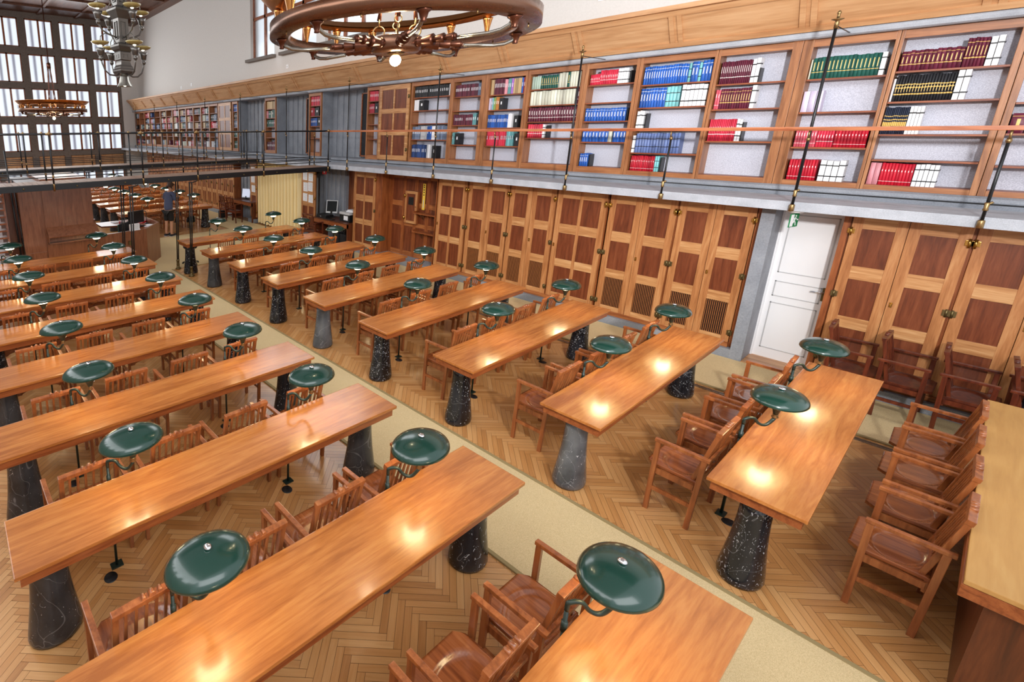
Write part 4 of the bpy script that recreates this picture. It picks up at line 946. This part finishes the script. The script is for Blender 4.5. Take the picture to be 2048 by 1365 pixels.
m = MB(); m.box(-.2, .2, -.2, .2, .44, .5, .03); m.build('seat', M['bag'], t); m = MB(); m.box(-.2, .2, -.24, -.2, .55, 1.05, .018); m.mi = 1; m.box(-.19, .19, -.2, -.165, .56, 1.04, .015); m.build('backrest', [M['bag'], M['chairgreen']], t)
m = MB(); m.tube([(0, 0, .06), (0, 0, .46)], .025); m.tube([(0, -.1, .45), (0, -.23, .5), (0, -.23, .7)], .018); m.build('column', M['black'], t)
for k in range(5):
    a = 2*PI*k/5; m = MB(); m.bar((0, 0, .08), (.25*math.cos(a), .25*math.sin(a), .06), .03, .03); m.sphere((.25*math.cos(a), .25*math.sin(a), .03), .03, 8); m.build('leg', M['black'], t)
t = thing('swivel_stool', 'low black swivel stool by the last cabinet-side table, next to the iron column', 'stool', (.52, 10.45, 0))
m = MB(); m.lathe([(.02, .42), (.16, .42), (.175, .44), (.175, .47), (.15, .485)], 20); m.build('seat', M['bag'], t); m = MB(); m.tube([(0, 0, .05), (0, 0, .42)], .022); m.build('column', M['black'], t)
for k in range(5):
    a = 2*PI*k/5; m = MB(); m.bar((0, 0, .07), (.2*math.cos(a), .2*math.sin(a), .05), .03, .025); m.sphere((.2*math.cos(a), .2*math.sin(a), .025), .025, 8); m.build('leg', M['black'], t)
# ------------------------------------------------------------------ computer niche
def pc_desk(y0, y1, label):
    t = thing('computer_desk', label, 'desk', (4.62, y0, 0)); L = y1-y0
    m = MB(); m.box(0, .62, 0, L, .715, .74, .003); m.build('desktop', M['counterside'], t)
    m = MB(); m.box(.02, .05, .0, L, .6, .715); m.build('drawer_front', M['apron'], t)
    for y in (.0, L-.04): m = MB(); m.box(.02, .58, y, y+.04, 0, .715); m.build('side_panel', M['counterside'], t)
pc_desk(9.24, 10.72, 'dark computer desk under the gallery between the grey pier and a panelled door')
pc_desk(14.14, 15.5, 'dark computer desk beyond the curtain')
t = thing('monitor', 'silver framed flat monitor with a black screen on the nearer computer desk', 'monitor', (4.98, 10.3, .74), -.95)
m = MB(); m.box(-.17, .17, -.02, .02, .12, .50, .006); m.mi = 1; m.box(-.145, .145, -.024, -.019, .17, .475); o = m.build('screen', [M['greybox'], M['screen']], t); o.rotation_euler = (-.25, 0, 0)
m = MB(); m.box(-.11, .11, -.09, .09, 0, .015); m.box(-.025, .025, -.01, .02, .01, .2); m.build('stand', M['blackp'], t)
t = thing('computer_box', 'low black computer box in front of the silver monitor', 'computer', (4.84, 10.42, .74), -1.5); m = MB(); m.box(-.2, .2, -.15, .15, 0, .09, .006); m.mi = 1; m.box(-.05, -.01, -.152, -.149, .04, .055); m.build('body', [M['blackp'], M['greybox']], t)
t = thing('keyboard', 'black keyboard on the nearer computer desk', 'keyboard', (4.72, 10.1, .74), -1.57); m = MB(); m.box(-.2, .2, -.06, .06, 0, .018, .004); m.build('body', M['blackp'], t)
t = thing('printer', 'grey and black printer beside the silver monitor', 'printer', (4.96, 9.55, .74), -1.57)
m = MB(); m.box(-.2, .2, -.16, .16, 0, .2, .01); m.build('body', M['blackp'], t); m = MB(); m.box(-.2, .2, -.17, .17, .2, .27, .012); m.build('top', M['greybox'], t); m = MB(); m.box(-.02, .14, -.168, -.16, .05, .17); m.build('paper_sheet', M['paper'], t)
t = thing('binder_stack', 'white ring binders lying on top of the printer', 'binders', (5.0, 9.45, 1.01), -1.5); m = MB(); m.box(-.14, .12, -.1, .1, 0, .03); m.box(-.1, .14, -.09, .1, .032, .06); m.build('binder', M['paper'], t)
for x, y, lab in ((4.95, 9.65, 'black shoulder bag under the computer desk, nearer its cabinet door'), (4.95, 9.95, 'black shoulder bag under the computer desk, nearer its chair')):
    t = thing('bag', lab, 'bag', (x, y, 0)); m = MB(); m.box(-.1, .1, -.13, .13, 0, .36, .05); m.build('body', M['bag'], t); m = MB(); m.tube([(-.08, -.08, .34), (-.09, -.06, .42), (-.09, .06, .42), (-.08, .08, .34)], .012, 6); m.build('strap', M['bag'], t)
t = thing('monitor', 'flat monitor with a lit white screen on the far computer desk', 'monitor', (4.95, 15.05, .74), -1.1)
m = MB(); m.box(-.18, .18, -.015, .015, .06, .4, .006); m.mi = 1; m.box(-.165, .165, -.02, -.014, .08, .38); o = m.build('screen', [M['greybox'], M['litscreen']], t); o.rotation_euler = (-.2, 0, 0)
m = MB(); m.box(-.1, .1, -.08, .08, 0, .012); m.box(-.02, .02, -.01, .02, .01, .12); m.build('stand', M['blackp'], t)
t = thing('tote_bag', 'dark bag on the chair at the end of the row along the cabinets', 'bag', (4.45, -.9, .427)); m = MB(); m.box(-.14, .14, -.1, .1, 0, .2, .06); m.build('body', M['bluegrey'], t)
t = thing('backpack', 'black backpack on the floor by the far computer chairs', 'bag', (4.3, 15.75, .012)); m = MB(); m.box(-.12, .12, -.1, .1, 0, .28, .06); m.build('body', M['bag'], t)
# ------------------------------------------------------------------ signs
t = thing('exit_sign', 'green running-man exit sign hanging under the gallery above the white door', 'sign', (4.42, 1.06, ZS0), 1.37)
m = MB(); m.lathe([(.0001, -.03), (.06, -.028), (.075, -.012), (.075, 0)], 24); m.build('mount', M['white'], t)
m = MB(); m.box(-.004, .004, -.1, .1, -.21, -.04, .002); m.mi = 1; a = -.006
m.box(a, -.004, .02, .085, -.2, -.05)
for p, q, w in (((-.02, -.09), (.0, -.13), .018), ((.0, -.13), (-.03, -.155), .014), ((-.03, -.155), (-.045, -.19), .012), ((.0, -.13), (.02, -.16), .014), ((-.02, -.095), (.012, -.105), .01), ((-.02, -.095), (-.05, -.11), .01), ((-.085, -.12), (-.06, -.12), .014)):
    m.bar((-.0055, p[0], p[1]), (-.0055, q[0], q[1]), .003, w, (0, 1, .3))
m.lathe([(.012, -.0015), (.012, .0015)], 12, M=Matrix.Translation((-.0055, -.024, -.072)) @ Matrix.Rotation(PI/2, 4, 'Y'))
m.build('plate', [M['signgreen'], M['white']], t)
t = thing('alarm_sign', 'small red fire sign with a white symbol at the end of the footbridge', 'sign', (4.9, 10.55, 1.98)); m = MB(); m.box(-.005, .005, -.09, .09, 0, .2); m.mi = 1; m.box(-.008, -.005, -.02, .02, .04, .16); m.box(-.008, -.005, -.045, .0, .1, .13); m.build('plate', [M['red'], M['white']], t)
for y, z, lab in ((4.07, 5.35, 'pale wall socket plate on the white wall above the cove, near the chandelier'), (13.2, 5.2, 'pale wall socket plate on the white wall beyond the windows'), (20.5, 5.2, 'small white wall box on the far part of the white wall'), (21.6, 5.15, 'small white wall box farthest along the white wall')):
    t = thing('wall_socket', lab, 'wall socket', (XU, y, z)); m = MB(); m.box(-.015, 0, -.06, .06, 0, .12, .004); m.mi = 1; m.box(-.018, -.014, -.02, .02, .03, .07); m.build('plate', [M['white'], M['greybox']], t)
# ------------------------------------------------------------------ wheel chandeliers
def wheel_chandelier(loc, label, z_top):
    t = thing('wheel_chandelier', label, 'chandelier', loc)
    R0, R1, H = 1.155, .985, .112
    m = MB(); m.lathe([(R1, 0), (R0, 0), (R0, H), (R0-.01, H), (R0-.01, .012), (R1+.01, .012), (R1+.01, H*.55), (R1, H*.55), (R1, 0)], 72, caps=False); m.build('ring', M['copper'], t)
    for k in range(16):
        a = 2*PI*(k+.25)/16; m = MB(); m.tube([(1.06*math.cos(a), 1.06*math.sin(a), .0), (1.06*math.cos(a), 1.06*math.sin(a), -.03)], .006, 6); m.build('stud', M['brass'], t)
    m = MB(); m.lathe([(.98, .255), (1.04, .225), (1.13, .25), (1.24, .36), (1.25, .37), (1.24, .372), (1.12, .27), (1.04, .245), (.985, .27)], 72, caps=False); m.build('reflector', M['bright'], t)
    for k in range(16):
        a = 2*PI*(k+.5)/16; m = MB(); m.lathe([(.012, 0), (.016, .04), (.028, .10), (.042, .16), (.05, .18)], 10, (1.07*math.cos(a), 1.07*math.sin(a), .05)); m.build('horn', M['bright'], t)
    m = MB(); m.lathe([(.0001, -.02), (.20, -.02), (.22, 0), (.225, .02), (.225, .1), (.2, .115), (.0001, .12)], 40, (0, 0, -.12), caps=False); m.build('hub', M['copper'], t)
    m = MB(); m.lathe([(.03, 0), (.075, -.004), (.078, -.012), (.03, -.02), (.028, -.045)], 24, (0, 0, -.14)); m.build('lamp_collar', M['brass'], t)
    m = MB(); m.sphere((0, 0, -.205), .052, 16); m.build('bulb', M['bulbw'], t)
    for k in range(8):
        a = 2*PI*k/8+.12; A = Matrix.Rotation(a, 4, 'Z'); 
        m = MB(); P = [(.62, 0, -.055), (.8, 0, -.055), (.9, 0, -.052), (.97, 0, -.035), (1.01, 0, -.0), (1.03, 0, .035)]
        P = [(x, y, z-.02) for x, y, z in P]
        P = [(.6, 0, -.09), (.86, 0, -.095), (.95, 0, -.085), (1.01, 0, -.06), (1.04, 0, -.02)]
        m.tube([A @ Vector(p) for p in P], .017, 10); arm = m.build('arm', M['steel'], t)
        m = MB(); X = Matrix.Rotation(PI/2, 4, 'Y')
        m.lathe([(.04, 0), (.046, .01), (.04, .02), (.046, .03), (.04, .04), (.03, .055), (.033, .07), (.05, .16), (.05, .164), (.022, .164), (.026, .17), (.04, .26), (.04, .264), (.018, .264), (.022, .27), (.031, .35), (.031, .354), (.016, .354), (.022, .362), (.022, .37), (.017, .375)], 14, M=A @ Matrix.Translation((.21, 0, -.075)) @ X); m.build('sleeve', M['copperd'], arm)
        m = MB(); m.lathe([(.018, 0), (.024, .006), (.02, .014), (.026, .03), (.034, .06), (.055, .075), (.052, .085)], 14, tuple(A @ Vector((1.045, 0, -.085)))); m.build('cup', M['copperd'], arm)
    for k in range(4):
        a = PI/4+PI/2*k; c = Vector((.16*math.cos(a), .16*math.sin(a), .04))
        m = MB(); m.torus(c, .05, .007, Matrix.Rotation(a, 4, 'Z') @ Matrix.Rotation(PI/2, 4, 'X')); m.torus(c+Vector((0, 0, .08)), .03, .006, Matrix.Rotation(a+PI/2, 4, 'Z') @ Matrix.Rotation(PI/2, 4, 'X'))
        m.build('chain_ring', M['brass'], t)
        m = MB(); z = .14; P = [Vector((c.x*(1-.7*q/10), c.y*(1-.7*q/10), z+(z_top-z)*q/10)) for q in range(11)]
        m.tube(P, [.02, .012, .022, .012, .02, .012, .022, .012, .02, .012, .02], 8); m.build('hanging_rod', M['copperd'], t)
    m = MB(); m.lathe([(.05, 1.48), (.07, 1.5), (.07, 1.66), (.02, 1.7), (.012, ZC-loc[2])], 12); m.build('suspension', M['copperd'], t)
    d = bpy.data.lights.new('chandelier_and_fill_light', 'POINT'); d.energy = 12; d.color = (1, .8, .5); d.shadow_soft_size = .05; l = link(bpy.data.objects.new('chandelier_and_fill_light', d)); l.location = (loc[0], loc[1], loc[2]-.3)
    d = bpy.data.lights.new('chandelier_and_fill_light', 'POINT'); d.energy = 26; d.color = (1, .75, .42); d.shadow_soft_size = .1; l = link(bpy.data.objects.new('chandelier_and_fill_light', d)); l.location = (loc[0], loc[1], loc[2]+.22)  # second point light added to brighten the reflector, no bulb at this spot
    return t
wheel_chandelier((-.724, 3.0, 4.068), 'large bronze wheel chandelier with eight curved arms, nearest above the reading tables', 1.5)
wheel_chandelier((-.75, 18.9, 3.94), 'dark wheel chandelier on chains in front of the end window', 1.5)
# ------------------------------------------------------------------ tiered candelabrum
def candelabrum(x, y, zb):
    t = thing('tiered_chandelier', 'grey tiered chandelier of square blocks with tulip cups and lit glass saucers', 'chandelier', (x, y, zb), .2)
    def sq(mb, prof): mb.lathe(prof, 4, M=Matrix.Rotation(PI/4, 4, 'Z'))
    q = math.sqrt(2)
    m = MB(); sm = m.sm
    P = [(.06, .24), (.12, .26), (.16, .28), (.19, .33), (.19, .36), (.16, .40), (.16, .42), (.13, .47), (.12, .53), (.12, .56), (.14, .58), (.14, .74), (.13, .76), (.17, .80), (.2, .86), (.2, .9), (.14, .93), (.125, .95), (.125, 1.46), (.14, 1.48), (.17, 1.53), (.22, 1.62), (.22, 1.66), (.15, 1.70), (.125, 1.73), (.125, 2.3), (.14, 2.33), (.2, 2.42), (.2, 2.46), (.13, 2.5), (.1, 2.6), (.1, 4.6)]
    sq(m, [(r*q*.98, z) for r, z in P])
    for f in m.bm.faces: f.smooth = False
    m.build('shaft', M['pewter'], t)
    m = MB()
    for k in range(4):
        A = Matrix.Rotation(PI/2*k, 4, 'Z')
        for z0, z1 in ((1.02, 1.4), (.62, .70), (1.8, 2.22)):
            m.box(.121, .143, -.06, -.045, z0, z1, M=A); m.box(.121, .143, .045, .06, z0, z1, M=A); m.box(.121, .143, -.06, .06, z0, z0+.015, M=A); m.box(.121, .143, -.06, .06, z1-.015, z1, M=A)
    m.build('moulding', M['pewter'], t)
    m = MB(); m.lathe([(.185, 0), (.18, .01), (.13, .1), (.11, .2), (.09, .24)], 8, caps=False); m.build('lantern', M['steel'], t)
    m = MB(); m.sphere((0, 0, .05), .05, 12); m.build('bulb', M['bulbw'], t)
    for lv, z in ((0, .3), (1, 1.06)):
        for k in range(4):
            A = Matrix.Rotation(PI/2*k, 4, 'Z'); m = MB()
            if lv == 0: P = [(.1, 0, z-.02), (.22, 0, z-.07), (.36, 0, z-.06), (.47, 0, z+.03), (.53, 0, z+.18), (.545, 0, z+.3)]
            else: P = [(.12, 0, z), (.2, 0, z+.02), (.34, 0, z+.06), (.47, 0, z+.12), (.53, 0, z+.22), (.545, 0, z+.3)]
            m.tube([A @ Vector(p) for p in P], .018, 8); a = m.build('arm', M['pewter'], t)
            m = MB(); m.lathe([(.02, 0), (.045, .04), (.05, .09), (.03, .1), (.06, .12), (.075, .2), (.11, .27), (.105, .27), (.07, .2)], 16, tuple(A @ Vector((.545, 0, z+.22)))); m.build('cup', M['pewter'], a)
            zz = z+.62; m = MB(); P = [(.14, 0, zz+.0), (.25, 0, zz+.16), (.4, 0, zz+.2), (.52, 0, zz+.12), (.54, 0, zz+.0)]; m.tube([A @ Vector(p) for p in P], .01, 8); a = m.build('arm', M['pewter'], t)
            m = MB(); m.lathe([(.02, -.04), (.1, -.03), (.17, .0), (.2, .035), (.195, .035), (.16, .006), (.02, -.02)], 20, tuple(A @ Vector((.54, 0, zz-.03))), caps=False); m.build('saucer', M['saucer'], a)
            m = MB(); m.sphere(tuple(A @ Vector((.54, 0, zz-.045))), .045, 10); m.build('bulb', M['bulbw'], a)
candelabrum(-.52, 11.4, 4.27)
# ------------------------------------------------------------------ standing man
def man(loc, rz, H):
    t = thing('person', 'standing man in navy t-shirt and black shorts leaning over a far table', 'person', loc, rz)
    k = H/1.75
    def skin(name, verts, edges, rad, mat, parent, sub=2):
        me = bpy.data.meshes.new(name); me.from_pydata([tuple(c*k for c in v) for v in verts], edges, []); me.materials.append(mat)
        o = link(bpy.data.objects.new(name, me), parent); md = o.modifiers.new('Skin', 'SKIN'); md.use_smooth_shade = True
        sv = me.skin_vertices[0].data
        for i, r in enumerate(rad): r = r if isinstance(r, tuple) else (r, r); sv[i].radius = (r[0]*k, r[1]*k)
        sv[0].use_root = True; s = o.modifiers.new('Sub', 'SUBSURF'); s.levels = sub; s.render_levels = sub; return o
    V = [(0, 0, .93), (0, .02, 1.12), (0, .06, 1.32), (0, .09, 1.45), (0, .13, 1.53), (0, .17, 1.60), (0, .19, 1.68),
         (.17, .09, 1.41), (.22, .11, 1.15), (.16, .33, 1.0), (.13, .42, .97), (-.17, .09, 1.41), (-.22, .12, 1.15), (-.16, .34, 1.0), (-.13, .43, .97),
         (.09, 0, .86), (.1, .02, .48), (.1, -.02, .09), (.1, .12, .04), (-.09, 0, .86), (-.1, 0, .48), (-.1, -.05, .09), (-.1, .09, .04)]
    E = [(0,1),(1,2),(2,3),(3,4),(4,5),(5,6),(3,7),(7,8),(8,9),(9,10),(3,11),(11,12),(12,13),(13,14),(0,15),(15,16),(16,17),(17,18),(0,19),(19,20),(20,21),(21,22)]
    Rr = [(.15,.1),(.14,.095),(.15,.1),(.12,.08),.05,.085,.09,.055,.043,.035,.03,.055,.043,.035,.03,.09,.058,.042,.04,.09,.058,.042,.04]
    body = skin('body', V, E, Rr, M['skin'], t)
    skin('t_shirt', [(0, 0, .84), (0, .01, 1.0), (0, .03, 1.15), (0, .065, 1.32), (0, .09, 1.46), (.18, .09, 1.42), (.235, .105, 1.2), (-.18, .09, 1.42), (-.235, .115, 1.2)], [(0,1),(1,2),(2,3),(3,4),(4,5),(5,6),(4,7),(7,8)], [(.185,.13),(.18,.125),(.175,.12),(.18,.12),(.125,.085),.075,.075,.075,.075], M['bluegrey'], t)
    skin('shorts', [(0, 0, .9), (.09, .0, .82), (.1, .02, .5), (-.09, 0, .82), (-.1, 0, .5)], [(0,1),(1,2),(0,3),(3,4)], [(.16,.12),.105,.1,.105,.1], M['shorts'], t)
    skin('hair', [(0, .15, 1.70), (0, .175, 1.735), (0, .125, 1.66)], [(0,1),(0,2)], [.095,.085,.07], M['hair'], t)
    m = MB(); m.box(-.02, .02, .25, .28, 1.62, 1.655, .01); m.box(-.095, -.085, .16, .2, 1.6, 1.66); m.box(.085, .095, .16, .2, 1.6, 1.66)
    for s in (-1, 1): m.sphere((s*.035, .262, 1.665), .011, 8)
    m.box(-.025, .025, .25, .262, 1.585, 1.592)
    o = m.build('face', M['skin'], t); o.scale = (k, k, k)
    for s, yo in ((1, 0), (-1, -.03)):
        m = MB(); m.box(s*.1-.045, s*.1+.045, -.09+yo, .18+yo, .015, .085, .03); m.mi = 1; m.box(s*.1-.048, s*.1+.048, -.095+yo, .185+yo, 0, .022, .008); o = m.build('shoe', [M['shoe'], M['sole']], t); o.scale = (k, k, k)
    for s in (-1, 1):
        m = MB(); bx, by, bz = s*.13, .43, .965
        m.box(bx-.035, bx+.035, by, by+.085, bz-.014, bz+.014, .008)
        for q in range(4):
            x = bx-.027+q*.018; L = (.05, .062, .06, .046)[q]; m.tube([(x, by+.08, bz), (x, by+.08+L*.6, bz-.004), (x, by+.08+L, bz-.018)], .008, 6)
        m.tube([(bx-s*.03, by+.02, bz), (bx-s*.055, by+.05, bz-.006), (bx-s*.06, by+.08, bz-.012)], .009, 6)
        o = m.build('hand', M['skin'], t); o.scale = (k, k, k)
man((1.38, 13.86, .0), -1.1, 1.64)
t = thing('loose_paper', 'small white paper under the standing man\'s hand on the far table', 'paper', (1.75, 14.36, TH), .2); m = MB(); m.box(-.09, .09, -.06, .06, 0, .006); m.build('sheet', M['paper'], t)
# ------------------------------------------------------------------ light
wd = bpy.data.worlds.new('sky'); SC.world = wd; wd.use_nodes = True; bg = wd.node_tree.nodes['Background']; bg.inputs['Color'].default_value = (.93, .96, 1, 1); bg.inputs['Strength'].default_value = SKY
def area(loc, target, sx, sy, e, col=(1, 1, 1), spread=PI, name='daylight_flash_fill'):
    d = bpy.data.lights.new(name, 'AREA'); d.shape = 'RECTANGLE'; d.size = sx; d.size_y = sy; d.energy = e; d.color = col; d.spread = spread
    o = link(bpy.data.objects.new(name, d)); o.location = loc; o.rotation_euler = (Vector(target)-Vector(loc)).to_track_quat('-Z', 'Y').to_euler(); return o
for L in LIGHTS: area(*L)
for lt in bpy.data.lights:
    if lt.type == 'AREA': lt.cycles.is_portal = False
SC.view_settings.view_transform = 'Standard'; SC.view_settings.look = 'None'; SC.view_settings.exposure = EXPO; SC.view_settings.gamma = GAMMA
cy = SC.cycles; cy.use_denoising = True; cy.max_bounces = 6; cy.diffuse_bounces = 3; cy.glossy_bounces = 3; cy.transmission_bounces = 4; cy.transparent_max_bounces = 4; cy.caustics_reflective = False; cy.caustics_refractive = False; cy.sample_clamp_indirect = 4; cy.use_adaptive_sampling = True; cy.adaptive_threshold = .035; cy.use_light_tree = True
